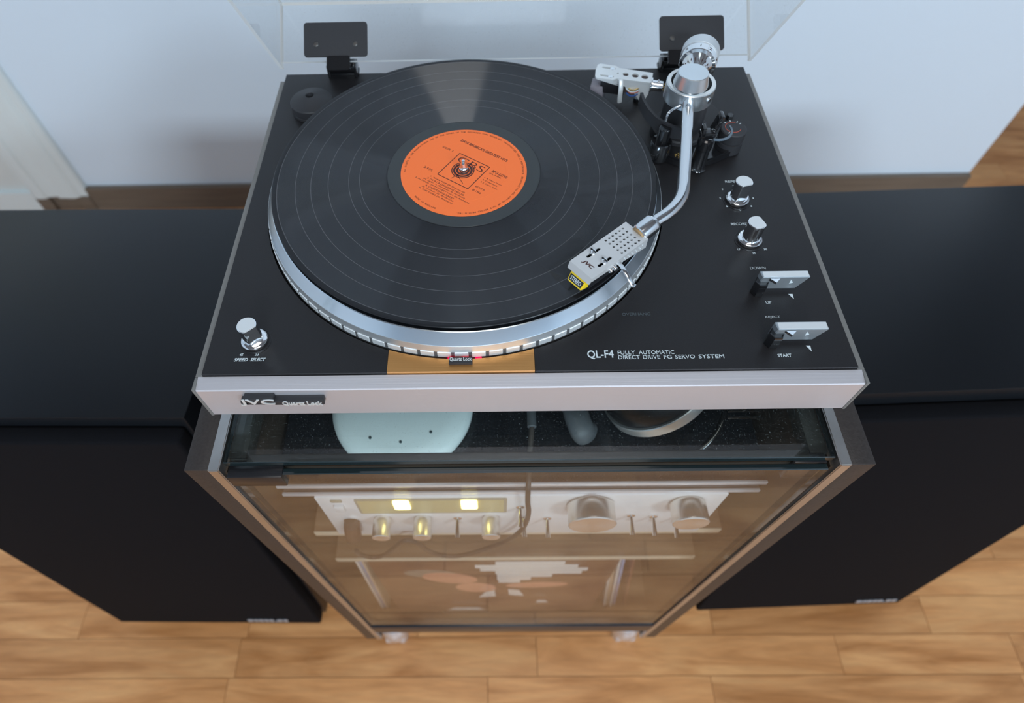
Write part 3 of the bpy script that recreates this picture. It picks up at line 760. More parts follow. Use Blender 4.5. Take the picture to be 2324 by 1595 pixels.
dt('DIRECT', .0621, .0768, .0084, .0030); dt('DRIVE', .0790, .0905, .0084, .0030); dt('FG', .0930, .0985, .0084, .0030); dt('SERVO', .1008, .1142, .0084, .0030); dt('SYSTEM', .1168, .1340, .0084, .0030)
dt('OVERHANG', .0690, .0892, .0450, .0024, M['printd'])
for x, y in ((.1932, .0603), (.1932, .0155)):
    bm = NB(); prism(bm, [(x - .0016, y + .0022), (x + .0014, y + .0022), (x + .0012, y - .0026)], -.0001, .0001); obj('pointer_mark', bm, M['print'], deck)

# ---- control knobs
def knob(x, y, h, name, flat_dir=None, ticks=True):
    bm = NB()
    lathe(bm, [(.0088, .0004), (.0092, .0012), (.0092, .0030), (.0086, .0036), (.0072, .0040)], (x, y, 0), seg=40)
    k = obj(name, bm, M['chrome'], tt, ang=30)
    bm = NB()
    segs = 40; pts = []
    for i in range(segs):
        a = 2 * PI * i / segs; r = .0066
        px, py = r * math.cos(a), r * math.sin(a)
        if flat_dir is not None:
            d = Vector((math.cos(flat_dir), math.sin(flat_dir)))
            s_ = px * d.x + py * d.y
            if s_ > .0050: px -= d.x * (s_ - .0050); py -= d.y * (s_ - .0050)
        pts.append((x + px, y + py))
    prism(bm, pts, .0038, h)
    es = [e for e in bm.edges if all(abs(v.co.z - h) < 1e-6 for v in e.verts)]
    bmesh.ops.bevel(bm, geom=es, offset=.0004, segments=2, affect='EDGES')
    cap_top = obj('knob_grip', bm, M['chrome'], k, ang=30)
    bm = NB(); sc = [(x + (px - x) * .93, y + (py - y) * .93) for px, py in pts]; prism(bm, sc, h - .0002, h + .0002); obj('knob_cap', bm, M['satin2'], k)
    bm = NB(); ringlathe(bm, [(.0108, -.0003), (.0111, -.0003), (.0111, .0003), (.0108, .0003)], (x, y, 0), seg=48); obj('knob_shadow_ring', bm, M['black'], k)  # black ring stands in for the thin arc of shadow round the knob
    return k
knob(.1755, .1588, .0200, 'repeat_knob', R(-75))['label'] = 'upper chrome knob with flattened side'
knob(.1752, .1148, .0200, 'record_size_knob', R(20))['label'] = 'lower chrome knob with flattened side'
knob(-.1902, .0266, .0200, 'speed_knob', R(-50))['label'] = 'chrome knob in the left front corner'

# ---- chrome levers
def lever(xa, xb, yf_, yb_, name, tri_x):
    bm = NB()
    zt = .0180; zb = .0045
    v = [bm.verts.new(p) for p in ((xa, yf_, zt), (xb, yf_, zt), (xb - .001, yb_, zt), (xa - .001, yb_, zt), (xa - .001, yf_ + .0006, zb), (xb - .006, yf_ + .0006, zb), (xb - .006, yb_, zb), (xa - .001, yb_, zb))]
    for f in ((0, 1, 2, 3), (4, 7, 6, 5), (0, 4, 5, 1), (1, 5, 6, 2), (2, 6, 7, 3), (3, 7, 4, 0)): bm.faces.new([v[i] for i in f])
    bmesh.ops.bevel(bm, geom=bm.edges[:], offset=.0004, segments=2, affect='EDGES')
    bmesh.ops.recalc_face_normals(bm, faces=bm.faces)
    o = obj(name, bm, mat('soft_chrome', (0.50, 0.54, 0.57), 0.42, 0.8), tt, ang=25)
    bm = NB(); box2(bm, (xa + .0006, yf_ + .0006, zt - .0001), (xb - .001, yb_ - .0006, zt + .0002)); obj('lever_cap', bm, M['satin2'], o)
    xm = xa + .005
    bm = NB(); lathe(bm, [(.0052, .0), (.0052, .012), (.0046, .0128)], (xa + .0015, yf_ + .001, .0003), seg=6); obj('lever_boss', bm, M['blackg'], o)
    bm = NB()
    v = [(xm, yf_ - .0004), (xm + .0072, yf_ - .0004), (xm + .0036, yf_ - .0040)]
    prism(bm, v, .0150, .0172); obj('lever_nose', bm, M['chrome'], o)
    bm = NB(); t_ = [(tri_x, .0110), (tri_x + .0026, .0120), (tri_x, .0150)]
    vs = [bm.verts.new((a, yf_ + .0002, b)) for a, b in t_]; vs2 = [bm.verts.new((a, yf_ - .0002, b)) for a, b in t_]
    bm.faces.new(vs); bm.faces.new(vs2[::-1])
    for i in range(3): bm.faces.new((vs[i], vs[(i + 1) % 3], vs2[(i + 1) % 3], vs2[i]))
    obj('pointer_mark', bm, M['print'], o)
    return o
lever(.1676, .2010, .0636, .0696, 'cueing_lever', .1880)['label'] = 'upper chrome lever beside the word DOWN'
lever(.1668, .2007, .0190, .0254, 'start_lever', .1868)['label'] = 'lower chrome lever beside the word START'

# ---- lid
TH = R(57)
LB = Vector((0, .3275, .0150)); le = Vector((0, math.sin(TH), math.cos(TH))); lr = Vector((0, -math.cos(TH), math.sin(TH))); ln_ = le   # le: up the rear wall, lr: along the lid
def LM(x, a, b): return Vector((x, LB.y, LB.z)) + le * a + lr * b
def lbox(bm, x0, x1, a0, a1, b0, b1):
    vs = [bm.verts.new(LM(x, a, b)) for x, a, b in ((x0, a0, b0), (x1, a0, b0), (x1, a1, b0), (x0, a1, b0), (x0, a0, b1), (x1, a0, b1), (x1, a1, b1), (x0, a1, b1))]
    fs = []
    for f in ((0, 3, 2, 1), (4, 5, 6, 7), (0, 1, 5, 4), (1, 2, 6, 5), (2, 3, 7, 6), (3, 0, 4, 7)): fs.append(bm.faces.new([vs[i] for i in f]))
    return vs
lw = .2225; tk = .003
bm = NB()
lbox(bm, -lw + tk, lw - tk, .0055, .062, -.0030, 0)            # rear wall
lbox(bm, -lw + tk, lw - tk, .0590, .062, 0.0002, .362)          # top panel
for s in (-1, 1): lbox(bm, min(s * lw, s * (lw - tk)), max(s * lw, s * (lw - tk)), 0, .062, -.003, .362)
lbox(bm, -lw + tk, lw - tk, 0.004, .0588, .359, .362)
bm.normal_update()
bmesh.ops.recalc_face_normals(bm, faces=bm.faces)
for f in bm.faces:
    ars = f.calc_area(); per = min(e.calc_length() for e in f.edges)
    f.material_index = 1 if per < .0035 and max(e.calc_length() for e in f.edges) > .01 else 0
lid = obj('lid', bm, [M['acrylic'], M['acryledge']], tt, ang=20, label='open clear acrylic dust cover')
for x0, x1 in ((-.1985, -.1385), (.1360, .1960)):
    # hinge plate on the inner face of the rear wall
    xm = (x0 + x1) / 2
    T = frame_m(LM(xm, .0250, .0004), (1, 0, 0), le)
    bm = NB(); prism(bm, rrect(-.030, -.0160, .030, .0165, .003), 0, .0016, T)
    hp = obj('hinge_plate', bm, M['blackm'], lid, label='black rectangular hinge plate')
    for sx in (-.0185, .0185):
        c_ = LM(xm + sx, .0205, .0020)
        bm = NB(); lathe(bm, [(.0024, 0), (.0024, .0006), (.0017, .0012), (.0004, .0013)], c_, lr, 20)
        sc_ = obj('screw', bm, mat('dark_screw', (0.16, 0.15, 0.14), 0.35, 0.9), hp)
    # barrel and bracket joining lid and plinth
    xh = xm + (.003 if x0 < 0 else -.012)
    bm = NB()
    g0 = prism(bm, rrect(-.011, -.009, .011, .0045, .002), 0, .0024, frame_m(LM(xh, .004, .0022), (1, 0, 0), le))
    cyl(bm, (xh - .0135, .3375, .0098), (xh + .0135, .3375, .0098), .0062, seg=24, ch=.0008)
    for sx in (-.0128, .0128):
        box(bm, (xh + sx, .3385, .0062), (.0030, .013, .0125), bev=.0008)
    box(bm, (xh, .341, .001), (.030, .010, .0030), bev=.0006)
    obj('hinge', bm, M['blackg'], tt)

# ---- tonearm base
bm = NB(); lathe(bm, [(.0480, .0001), (.0475, .0009), (.0450, .0012)], (.1400, .2560, 0), seg=72); obj('arm_board', bm, M['deck'], tt)
for x, y in ((.1118, .2875), (.1912, .2612)):
    bm = NB(); lathe(bm, [(.0034, .0008), (.0034, .0040), (.0028, .0048)], (x, y, 0), seg=6); obj('bolt', bm, M['blackg'], tt)
PX, PY = .1390, .2360
# glossy black housing: fan shaped plate in front of the pivot
bm = NB()
fan = [(.1180, .2400), (.1178, .2260), (.1190, .2130), (.1245, .2050), (.1330, .2000), (.1430, .1975), (.1560, .1985), (.1660, .2020), (.1760, .2080), (.1890, .2160), (.1930, .2260), (.1880, .2330), (.1760, .2330), (.1600, .2360), (.1400, .2440)]
prism(bm, fan, .0008, .0070); es = [e for e in bm.edges if all(v.co.z > .0069 for v in e.verts)]
bmesh.ops.bevel(bm, geom=es, offset=.0012, segments=2, affect='EDGES')
ab = obj('arm_housing', bm, M['blackg'], tt, ang=30, label='glossy black housing around the tonearm pivot')
bm = NB(); lathe(bm, [(.0240, .0008), (.0240, .0100), (.0228, .0112), (.0180, .0116), (.0180, .0300), (.0150, .0410), (.0100, .0410)], (PX + .002, PY + .004, 0), seg=56); obj('pivot_column', bm, M['blackm'], ab)
# anti-skate dial
bm = NB(); lathe(bm, [(.0110, .0010), (.0110, .0105), (.0096, .0110), (.0096, .0116), (.0108, .0120), (.0108, .0205), (.0100, .0212)], (.1805, .2215, 0), seg=48); asd = obj('anti_skate_dial', bm, M['blackm'], tt)
bm = NB(); lathe(bm, [(.0062, .0), (.0066, 0), (.0066, .0002), (.0062, .0002)], (.1800, .2225, .0212), seg=40, a0=R(-300), a1=R(-20)); obj('dial_mark', bm, M['red'], asd, label='red arc printed on the dial')
bm = NB()
for a, r_ in ((130, .0082), (95, .0084), (55, .0086), (35, .0086), (235, .0084)):
    box(bm, (.1800 + r_ * math.cos(R(a)), .2225 + r_ * math.sin(R(a)), .0213), (.0016, .0007, .0002), Matrix.Rotation(R(a), 4, 'Z'))
obj('dial_ticks', bm, M['print'], asd)
# cueing lift: sleeve, plunger and curved rest
bm = NB(); lathe(bm, [(.0090, .001), (.0088, .0165), (.0082, .0175), (.0060, .0176)], (.1196, .2120, 0), seg=40)
lathe(bm, [(.0052, .0170), (.0052, .0300), (.0046, .0308)], (.1200, .2120, 0), seg=32); cu_ = obj('cueing_lift', bm, M['blackg'], tt)
bm = NB(); pts = []
path = [(.1062, .2560), (.1066, .2460), (.1090, .2350), (.1135, .2240), (.1195, .2160), (.1270, .2105), (.1330, .2090)]
L2 = []
for i, p in enumerate(path):
    a = Vector(path[max(i - 1, 0)]); b = Vector(path[min(i + 1, len(path) - 1)]); d = (b - a).normalized(); nn = Vector((-d.y, d.x)); L2.append((Vector(p) + nn * .0012, Vector(p) - nn * .0012))
poly = [tuple(p[0]) for p in L2] + [tuple(p[1]) for p in L2][::-1]
prism(bm, poly, .0215, .0325); obj('lift_bar', bm, M['blackm'], cu_)
# arm rest with clip
bm = NB(); lathe(bm, [(.0078, .0008), (.0062, .0030), (.0056, .0200), (.0064, .0210), (.0064, .0300), (.0050, .0310)], (.1508, .1985, 0), seg=32)
ar = obj('arm_rest', bm, M['blackg'], tt)
bm = NB(); box(bm, (.1510, .2010, .0330), (.0125, .0080, .0045), bev=.001)
box(bm, (.1470, .2005, .0365), (.0028, .0078, .0070), bev=.0006)
box(bm, (.1580, .2050, .0400), (.0032, .0085, .0160), Matrix.Rotation(R(14), 4, 'Y'), bev=.0006); obj('rest_clip', bm, M['blackg'], ar)
bm = NB(); lathe(bm, [(.0118, .0300), (.0134, .0300), (.0134, .0312), (.0118, .0312)], (.1600, .2080, 0), seg=28, a0=R(-110), a1=R(20)); obj('rest_ring', bm, mat('blue_grey_plastic', (0.12, 0.16, 0.20), 0.35), ar)
bm = NB()
for x, y in ((.1375, .1935), (.1345, .1925), (.1370, .1905)): lathe(bm, [(.0012, .0070), (.0012, .0078), (.0006, .0082)], (x - .002, y + .0135, 0), seg=12)
obj('screw', bm, M['goldpin'], ab)

# ---- tonearm
arm_pts = [(.1378, .2300, .0480), (.1338, .2135, .0480), (.1260, .1750, .0475), (.1174, .1345, .0470), (.1150, .1235, .0468), (.1107, .1124, .0462), (.1020, .1018, .0452), (.0909, .0940, .0436), (.0880, .0915, .0433)]
bm = NB(); tube(bm, arm_pts, .00455, seg=24, sub=8)
arm = obj('tonearm', bm, M['steel'], tt, ang=60, label='bent polished metal tonearm')
bm = NB(); ringlathe(bm, [(.0162, .0555), (.0190, .0555), (.0197, .0548), (.0197, .0415), (.0190, .0408), (.0150, .0408), (.0150, .0460), (.0160, .0470)], (PX, PY, 0), seg=72)
gm = obj('pivot_ring', bm, M['turned'], arm, ang=25); recenter(gm, (PX, PY, 0))
bm = NB(); ringlathe(bm, [(.0163, .0554), (.0192, .0554), (.0192, .0559), (.0163, .0559)], (PX, PY, 0), seg=72); obj('ring_top', bm, M['satin2'], arm)
bm = NB(); lathe(bm, [(.0150, .0415), (.0150, .0480), (.0120, .0490), (.0105, .0500), (.0105, .0570)], (PX, PY, 0), seg=48); obj('pivot_core', bm, M['black'], arm)
KX, KY = .1365, .2300
bm = NB(); lathe(bm, [(.0120, .0560), (.0134, .0572), (.0138, .0585), (.0118, .0680), (.0112, .0684), (.0002, .0684)], (KX, KY, 0), seg=56)
kc = obj('pivot_cap', bm, M['turned'], arm, ang=25); recenter(kc, (KX, KY, 0))
bm = NB(); lathe(bm, [(.0022, 0), (.0022, .0010), (.0008, .0012)], (PX + .0125, PY - .0152, .0490), (.62, -.78, 0), 18); obj('set_screw', bm, M['chrome'], arm)
bm = NB(); tube(bm, [(.1290, .2180, .0460), (.1235, .2150, .0455), (.1190, .2115, .0440), (.1180, .2105, .0380)], .0012, seg=10, sub=5); obj('lift_hook', bm, M['steel'], arm)
# counterweight
W0 = Vector((.1440, .2480, .0520)); wd = Vector((.33, .94, 0)).normalized()
bm = NB(); cyl(bm, W0 - wd * .006, W0 + wd * .040, .0045, seg=24); obj('rear_shaft', bm, M['steel'], arm)
bm = NB(); lathe(bm, [(.0060, .0060), (.0075, .0066), (.0118, .0150), (.0122, .0156), (.0146, .0162), (.0150, .0168), (.0150, .0250), (.0146, .0255)], W0, wd, 56)
dial = obj('tracking_dial', bm, M['chrome'], arm, ang=25)
bm = NB(); lathe(bm, [(.0146, .0258), (.0156, .0261), (.0156, .0370), (.0150, .0376), (.0100, .0380), (.0100, .0470), (.0092, .0478)], W0, wd, 56)
obj('counterweight', bm, M['satin'], arm, ang=25)
perp = Vector((wd.y, -wd.x, 0)).normalized()
for k, s_ in enumerate(('2', '1', '3', '0')):
    a = R((62, 95, 20, 140)[k])
    rad = perp * math.cos(a) + Vector((0, 0, 1)) * math.sin(a); tan = perp * math.sin(a) - Vector((0, 0, 1)) * math.cos(a)
    p = W0 + wd * .0195 + rad * .0150
    text(s_, p - tan * (.0003 if s_ == '1' else .0011), p + tan * (.0003 if s_ == '1' else .0011), wd, .0034, M['ink'], dial, .0001)
bm = NB()
for k in range(20):
    a = 2 * PI * k / 20; rad = perp * math.cos(a) + Vector((0, 0, 1)) * math.sin(a)
    p = W0 + wd * .0112 + rad * .0100
    box(bm, p, (.0004, .0050, .0004), Matrix(((perp.x, wd.x, 0), (perp.y, wd.y, 0), (0, 0, 1))).to_4x4() @ Matrix.Rotation(-a, 4, 'Y') @ Matrix.Rotation(0, 4, 'X'))
obj('dial_marks', bm, M['ink'], dial)
# headshell: long side direction hd (towards the stylus), width direction hw (towards the right)
HA = Vector((.07095, .09598, .0420)); hd = Vector((-.7690, -.6400, -.010)).normalized(); hw = Vector((.6400, -.7690, 0)).normalized()
HL, HW = .0544, .0210
T = Matrix.Translation(HA) @ Matrix(((hd.x, hw.x, 0), (hd.y, hw.y, 0), (hd.z, hw.z, 1))).to_4x4()      # x along, y across, z up
holes = []
for i in range(6):
    for j in range(5):
        if True:
            hx = .0078 + i * .00290 - .0; hy = .0026 + j * .00395
            holes.append(circ(hx + (j - 2) * .0, hy, .00062, 10))
def slot(x0, x1, y, r, n=6):
    out = []
    for i in range(n + 1): a = R(-90 + 180 * i / n); out.append((x1 + r * math.cos(a), y + r * math.sin(a)))
    for i in range(n + 1): a = R(90 + 180 * i / n); out.append((x0 + r * math.cos(a), y + r * math.sin(a)))
    return out
holes = []
for i in range(6):
    for j in range(5): holes.append(circ(.0062 + i * .0034, .0030 + j * .00375, .00092, 12))
holes += [slot(.0322, .0426, .0052, .0012), slot(.0322, .0426, .0158, .0012)]
bm = NB(); prism(bm, [(0, 0), (0, HW), (HL, HW), (HL, 0)], -.0010, 0, T, holes)
# side cheeks, tapering to the front, and the sloped nose
for yy in (0, HW - .0012):
    vs = [(0, yy, -.001), (HL, yy, -.001), (HL, yy, -.0030), (.030, yy, -.0050), (.0, yy, -.0090)]
    a = [bm.verts.new(T @ Vector(p)) for p in vs]; b = [bm.verts.new(T @ Vector((p[0], p[1] + .0012, p[2]))) for p in vs]
    bm.faces.new(a); bm.faces.new(b[::-1])
    for i in range(5): bm.faces.new((a[i], a[(i + 1) % 5], b[(i + 1) % 5], b[i]))
vs = [(HL, 0, 0), (HL, HW, 0), (HL + .0022, HW - .0004, -.0046), (HL + .0022, .0004, -.0046)]
a = [bm.verts.new(T @ Vector(p)) for p in vs]; b = [bm.verts.new(T @ Vector((p[0] - .001, p[1], p[2] - .0004))) for p in vs]
bm.faces.new(a); bm.faces.new(b[::-1])
for i in range(4): bm.faces.new((a[i], a[(i + 1) % 4], b[(i + 1) % 4], b[i]))
bmesh.ops.recalc_face_normals(bm, faces=bm.faces)
hs = obj('headshell', bm, mat('headshell_aluminium', (0.60, 0.60, 0.60), 0.5, 0.35), arm, ang=25, label='silver perforated headshell')
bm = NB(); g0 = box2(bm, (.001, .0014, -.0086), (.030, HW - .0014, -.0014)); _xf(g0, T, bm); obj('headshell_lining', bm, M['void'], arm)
text('JVC', T @ Vector((.0496, .0056, 0)), T @ Vector((.0496, .0150, 0)), (T.to_3x3() @ Vector((-1, 0, 0))), .0036, M['ink'], arm, .0001, .15, .03, label='dark printed lettering')
for yy in (.0052, .0158):
    c_ = T @ Vector((.0378, yy, .0002))
    bm = NB(); lathe(bm, [(.0024, 0), (.0023, .0010), (.0017, .0020), (.0004, .0024)], c_, (0, 0, 1), 24)
    obj('cartridge_screw', bm, M['chrome'], arm)
    bm = NB(); g0 = box2(bm, (.0375, yy - .0024, .0018), (.0381, yy + .0024, .0030)); _xf(g0, T, bm); obj('screw_slot', bm, M['void'], arm)
for k in range(3):
    pass
bm = NB()
for i in range(6):
    for z in (-.0030, -.0052):
        c_ = T @ Vector((.0050 + i * .0036 + (.0018 if z < -.004 else 0), HW, z)); lathe(bm, [(.0006, 0), (.0006, .0002)], c_, T.to_3x3() @ Vector((0, 1, 0)), 8)
obj('side_holes', bm, M['print'], arm)
# locking collar between tube and headshell
ca = Vector((.0893, .0932, .0434)); cb = Vector((.0790, .0860, .0395))
dcol = (cb - ca).normalized()
bm = NB(); lathe(bm, [(.0048, -.002), (.0066, 0), (.0070, .0010), (.0070, .0120), (.0064, .0128), (.0055, .0130)], ca, dcol, 36); obj('collar', bm, M['steel'], arm, ang=25)
bm = NB(); lathe(bm, [(.0058, .0126), (.0058, .0142)], ca, dcol, 30); obj('collar_seal', bm, mat('amber_seal', (0.35, 0.22, 0.10), 0.4), arm)
# finger lift
bm = NB(); tube(bm, [T @ Vector((.0290, HW - .001, -.0035)), T @ Vector((.0300, HW + .0030, -.0020)), T @ Vector((.0320, HW + .0075, -.0010)), T @ Vector((.0330, HW + .0130, -.0030)), T @ Vector((.0330, HW + .0180, -.0070)), T @ Vector((.0330, HW + .0195, -.0060))], .0015, seg=12, sub=6, flat=.35); obj('finger_lift', bm, M['steel'], arm)
bm = NB(); lathe(bm, [(.0014, 0), (.0020, .0006), (.0014, .0030), (.0004, .0034)], T @ Vector((.0335, HW, -.0040)), T.to_3x3() @ Vector((0, 1, 0)), 18)
lathe(bm, [(.0012, 0), (.0016, .0006), (.0010, .0022), (.0004, .0026)], T @ Vector((.0372, HW, -.0042)), T.to_3x3() @ Vector((0, 1, 0)), 18); obj('lift_screw', bm, M['chrome'], arm)
# cartridge: black body with a yellow stylus carrier reading STEREO
bm = NB(); g0 = box2(bm, (.032, .0020, -.0135), (.0535, HW - .0020, -.0040), bev=.0008); _xf(g0, T, bm); obj('cartridge_body', bm, M['black'], arm)
bm = NB()
F0 = [(.0545, .0032, -.0035), (.0545, .0180, -.0035), (.0600, .0172, -.0118), (.0600, .0040, -.0118)]
B0 = [(.0460, .0030, -.0050), (.0460, .0188, -.0050), (.0480, .0182, -.0135), (.0480, .0034, -.0135)]
a = [bm.verts.new(T @ Vector(p)) for p in F0]; b = [bm.verts.new(T @ Vector(p)) for p in B0]
bm.faces.new(a); bm.faces.new(b[::-1])
for i in range(4): bm.faces.new((a[i], a[(i + 1) % 4], b[(i + 1) % 4], b[i]))
bmesh.ops.bevel(bm, geom=bm.edges[:], offset=.0006, segments=2, affect='EDGES'); bmesh.ops.recalc_face_normals(bm, faces=bm.faces)
obj('stylus_carrier', bm, M['yellow'], arm, label='yellow stylus carrier')
fa = [T @ Vector(p) for p in F0]
fx = (fa[1] - fa[0]).normalized(); fup = (fa[0] - fa[3]); fup = (fup - fx * fx.dot(fup)).normalized(); fn = fx.cross(fup)
if fn.dot(T.to_3x3() @ Vector((1, 0, 0))) < 0: fn = -fn
fc = (fa[0] + fa[1] + fa[2] + fa[3]) / 4
bm = NB(); prism(bm, [(-.0056, -.0022), (.0056, -.0022), (.0060, .0024), (-.0060, .0024)], -.0002, .00035, frame_m(fc - fup * .0012, fx, fup)); obj('name_plate', bm, M['blackm'], arm)
text('STEREO', fc - fx * .0047 - fup * .0026 + fn * .00035, fc + fx * .0047 - fup * .0026 + fn * .00035, fup, .0030, M['print'], arm, .0001, bold=.01)
st_tip = T @ Vector((.0500, .0108, -.0165))
bm = NB(); tube(bm, [T @ Vector((.0440, .0108, -.0120)), T @ Vector((.0480, .0108, -.0145)), Vector((st_tip.x, st_tip.y, .0250))], .0004, seg=8, sub=3); obj('stylus', bm, M['steel'], arm)

# ================================================================== 45 adaptor, spare headshell
ad_ = thing('record_adaptor', (-.1870, .2830, .0003), 'black conical single record adaptor at the back left corner of the deck', 'adaptor')
bm = NB(); ringlathe(bm, [(.0190, .0004), (.0190, .0028), (.0182, .0034), (.0190, .0040), (.0190, .0105), (.0184, .0113), (.0040, .0165), (.0034, .0160), (.0034, .0004)], (-.1868, .2832, 0), seg=72); obj('body', bm, M['blackm'], ad_, ang=28)

sh = thing('spare_headshell', (.0920, .2950, .0004), 'silver spare headshell with cartridge lying behind the record near the counterweight', 'headshell')
SA = Vector((.1180, .2850, .0270)); sd = Vector((-.967, .255, .0)).normalized(); sw = Vector((-.255, -.967, 0)).normalized()
Ts = Matrix.Translation(SA - sd * .0025 - sw * .0075) @ Matrix(((sd.x, sw.x, 0), (sd.y, sw.y, 0), (0, 0, 1))).to_4x4()
outl = [(0, .0008), (.0008, 0), (.030, -.0006), (.0335, -.0030), (.0480, -.0034), (.0500, -.0010), (.0505, .0075), (.0495, .0165), (.0480, .0185), (.0335, .0180), (.030, .0156), (.0008, .0150), (0, .0142)]
hl = [circ(.0065, .0075, .0032, 20), circ(.0150, .0075, .0030, 20), circ(.0235, .0075, .0026, 20), circ(.0305, .0075, .0010, 12), slot(.0345, .0445, .0016, .0012), slot(.0345, .0445, .0136, .0012)]
bm = NB(); prism(bm, outl, -.0014, 0, Ts, hl)
for yy, (za, zb_) in ((.0142, (-.0150, -.0040)),):
    vs = [(0.0005, yy, -.001), (.048, yy + .002, -.001), (.048, yy + .002, -.003), (.032, yy + .002, -.0060), (.022, yy, -.0080), (.014, yy, -.012), (.007, yy, -.0200), (.0035, yy, -.0205), (.0005, yy, -.012)]
    a = [bm.verts.new(Ts @ Vector(p)) for p in vs]; b = [bm.verts.new(Ts @ Vector((p[0], p[1] - .0012, p[2]))) for p in vs]; k = len(vs)
    bm.faces.new(a); bm.faces.new(b[::-1])
    for i in range(k): bm.faces.new((a[i], a[(i + 1) % k], b[(i + 1) % k], b[i]))
bmesh.ops.recalc_face_normals(bm, faces=bm.faces)
obj('shell', bm, M['satin2'], sh, ang=25)
bm = NB(); g0 = box2(bm, (.0012, .001, -.0140), (.0280, .0135, -.0016)); _xf(g0, Ts, bm); obj('socket_block', bm, mat('brown_lining', (0.05, 0.03, 0.025), 0.5), sh)
for yy in (.0016, .0136):
    bm = NB(); lathe(bm, [(.0022, 0), (.0022, .0008), (.0012, .0012)], Ts @ Vector((.0362, yy, -.0008)), (0, 0, 1), 20); obj('screw', bm, M['chrome'], sh)
cstart = Ts @ Vector((.0, .0075, -.0070)); cdir = -sd
bm = NB(); lathe(bm, [(.0058, -.001), (.0062, .0002), (.0062, .0010), (.0046, .0014), (.0046, .0100), (.0040, .0106)], cstart, cdir, 30)
lathe(bm, [(.0008, 0), (.0008, .0016)], cstart + cdir * .006 + Vector((0, 0, .0042)), (0, 0, 1), 10)
cn = obj('connector', bm, M['chrome'], sh, ang=25)
for dx_, dz_ in ((-.0018, .0014), (.0018, .0014), (-.0018, -.0018), (.0018, -.0018)):
    p = cstart + cdir * .0106 + sw * dx_ + Vector((0, 0, dz_)); bm = NB(); cyl(bm, p, p + cdir * .0024, .0005, seg=8); obj('pin', bm, M['goldpin'], cn)
bm = NB(); g0 = box2(bm, (.022, .0020, -.0165), (.0440, .0150, -.0022), bev=.0008); _xf(g0, Ts, bm); cart = obj('cartridge', bm, M['black'], sh)
bm = NB(); g0 = box2(bm, (.0425, .0015, -.0240), (.0540, .0160, -.0040), bev=.0012); _xf(g0, Ts @ Matrix.Rotation(R(8), 4, 'Y'), bm); obj('stylus_guard', bm, M['smoke'], sh, label='hazy clear stylus guard')
bm = NB(); tube(bm, [Ts @ Vector((.0275, .0150, -.0010)), Ts @ Vector((.0262, .0190, .0010)), Ts @ Vector((.0250, .0220, -.0050)), Ts @ Vector((.0245, .0225, -.0140)), Ts @ Vector((.0240, .0215, -.0190))], .0021, seg=12, sub=6, flat=.45); obj('finger_lift', bm, M['satin2'], sh)
for k, (mm_, zz) in enumerate((('goldpin', -.0070), ('red', -.0100), ('insul', -.0130), ('print', -.0090))):
    bm = NB(); tube(bm, [Ts @ Vector((.0220, .0080 + k * .0015, zz)), Ts @ Vector((.0170, .0155, zz - .002)), Ts @ Vector((.0110, .0150, zz - .001)), Ts @ Vector((.0070, .0100, zz + .001))], .0006, seg=8, sub=5); obj('lead_wire', bm, M[mm_], sh)

# ================================================================== inside the rack: round device and headphones on the black shelf
SHZ = -.178
pk = thing('round_device', (-.109, .059, SHZ), 'pale round plastic device with small dark dots under the glass top', 'device')
bm = NB(); lathe(bm, [(.050, 0), (.062, .004), (.066, .014), (.0655, .020), (.060, .0255), (.048, .0285), (.020, .0295), (.0003, .0297)], (-.109, .059, SHZ), seg=72); obj('shell', bm, M['puck'], pk, ang=50)
for x, y in ((-.1344, .0212), (-.1068, .0168), (-.0802, .0262)):
    bm = NB(); lathe(bm, [(.0013, 0), (.0013, .0010), (.0007, .0012)], (x, y, SHZ + .0283), seg=16); obj('dot', bm, M['puckdot'], pk)

hp = thing('headphones', (.125, .07, SHZ), 'black headphones with a chrome ring lying under the glass top', 'headphones')
ax = Vector((-.58, .26, .77)).normalized()
HC = Vector((.133, .064, -.144))
bm = NB(); lathe(bm, [(.040, .0095), (.050, .0125), (.0525, .0150), (.0525, .0300), (.048, .0370), (.034, .0410), (.010, .0425), (.0003, .0427)], HC, ax, 64); cup = obj('ear_cup', bm, M['black'], hp, ang=40)
bm = NB(); ringlathe(bm, [(.0500, .0045), (.0545, .0045), (.0552, .0052), (.0552, .0140), (.0545, .0148), (.0500, .0148)], HC, ax, 72); obj('chrome_ring', bm, M['satin'], cup, ang=25)
bm = NB(); ringlathe(bm, [(.030, -.004), (.045, -.006), (.0490, .000), (.0480, .0060), (.030, .0060)], HC, ax, 56); obj('ear_cushion', bm, M['pad'], cup, ang=50)
HC2 = Vector((.118, .170, -.168)); ax2 = Vector((.25, .10, .95)).normalized()
bm = NB(); lathe(bm, [(.040, .0045), (.050, .0065), (.0525, .0100), (.0525, .0280), (.048, .0350), (.034, .0390), (.010, .0405), (.0003, .0407)], HC2, ax2, 56); cup2 = obj('ear_cup', bm, M['black'], hp, ang=40)
bm = NB(); ringlathe(bm, [(.0500, .0045), (.0545, .0045), (.0552, .0052), (.0552, .0140), (.0545, .0148), (.0500, .0148)], HC2, ax2, 60); obj('chrome_ring', bm, M['chrome'], cup2, ang=25)
bm = NB(); tube(bm, [(.055, .150, -.148), (.048, .120, -.142), (.046, .080, -.142), (.050, .045, -.145), (.056, .026, -.150), (.062, .030, -.162)], .0115, seg=18, sub=8, flat=.7); obj('headband_pad', bm, M['pad'], hp, ang=60)
bm = NB(); tube(bm, [(.100, .176, -.125), (.040, .130, -.130), (.028, .080, -.140), (.0340, .050, -.150)], .0045, seg=12, sub=6); obj('headband', bm, M['pad'], hp)
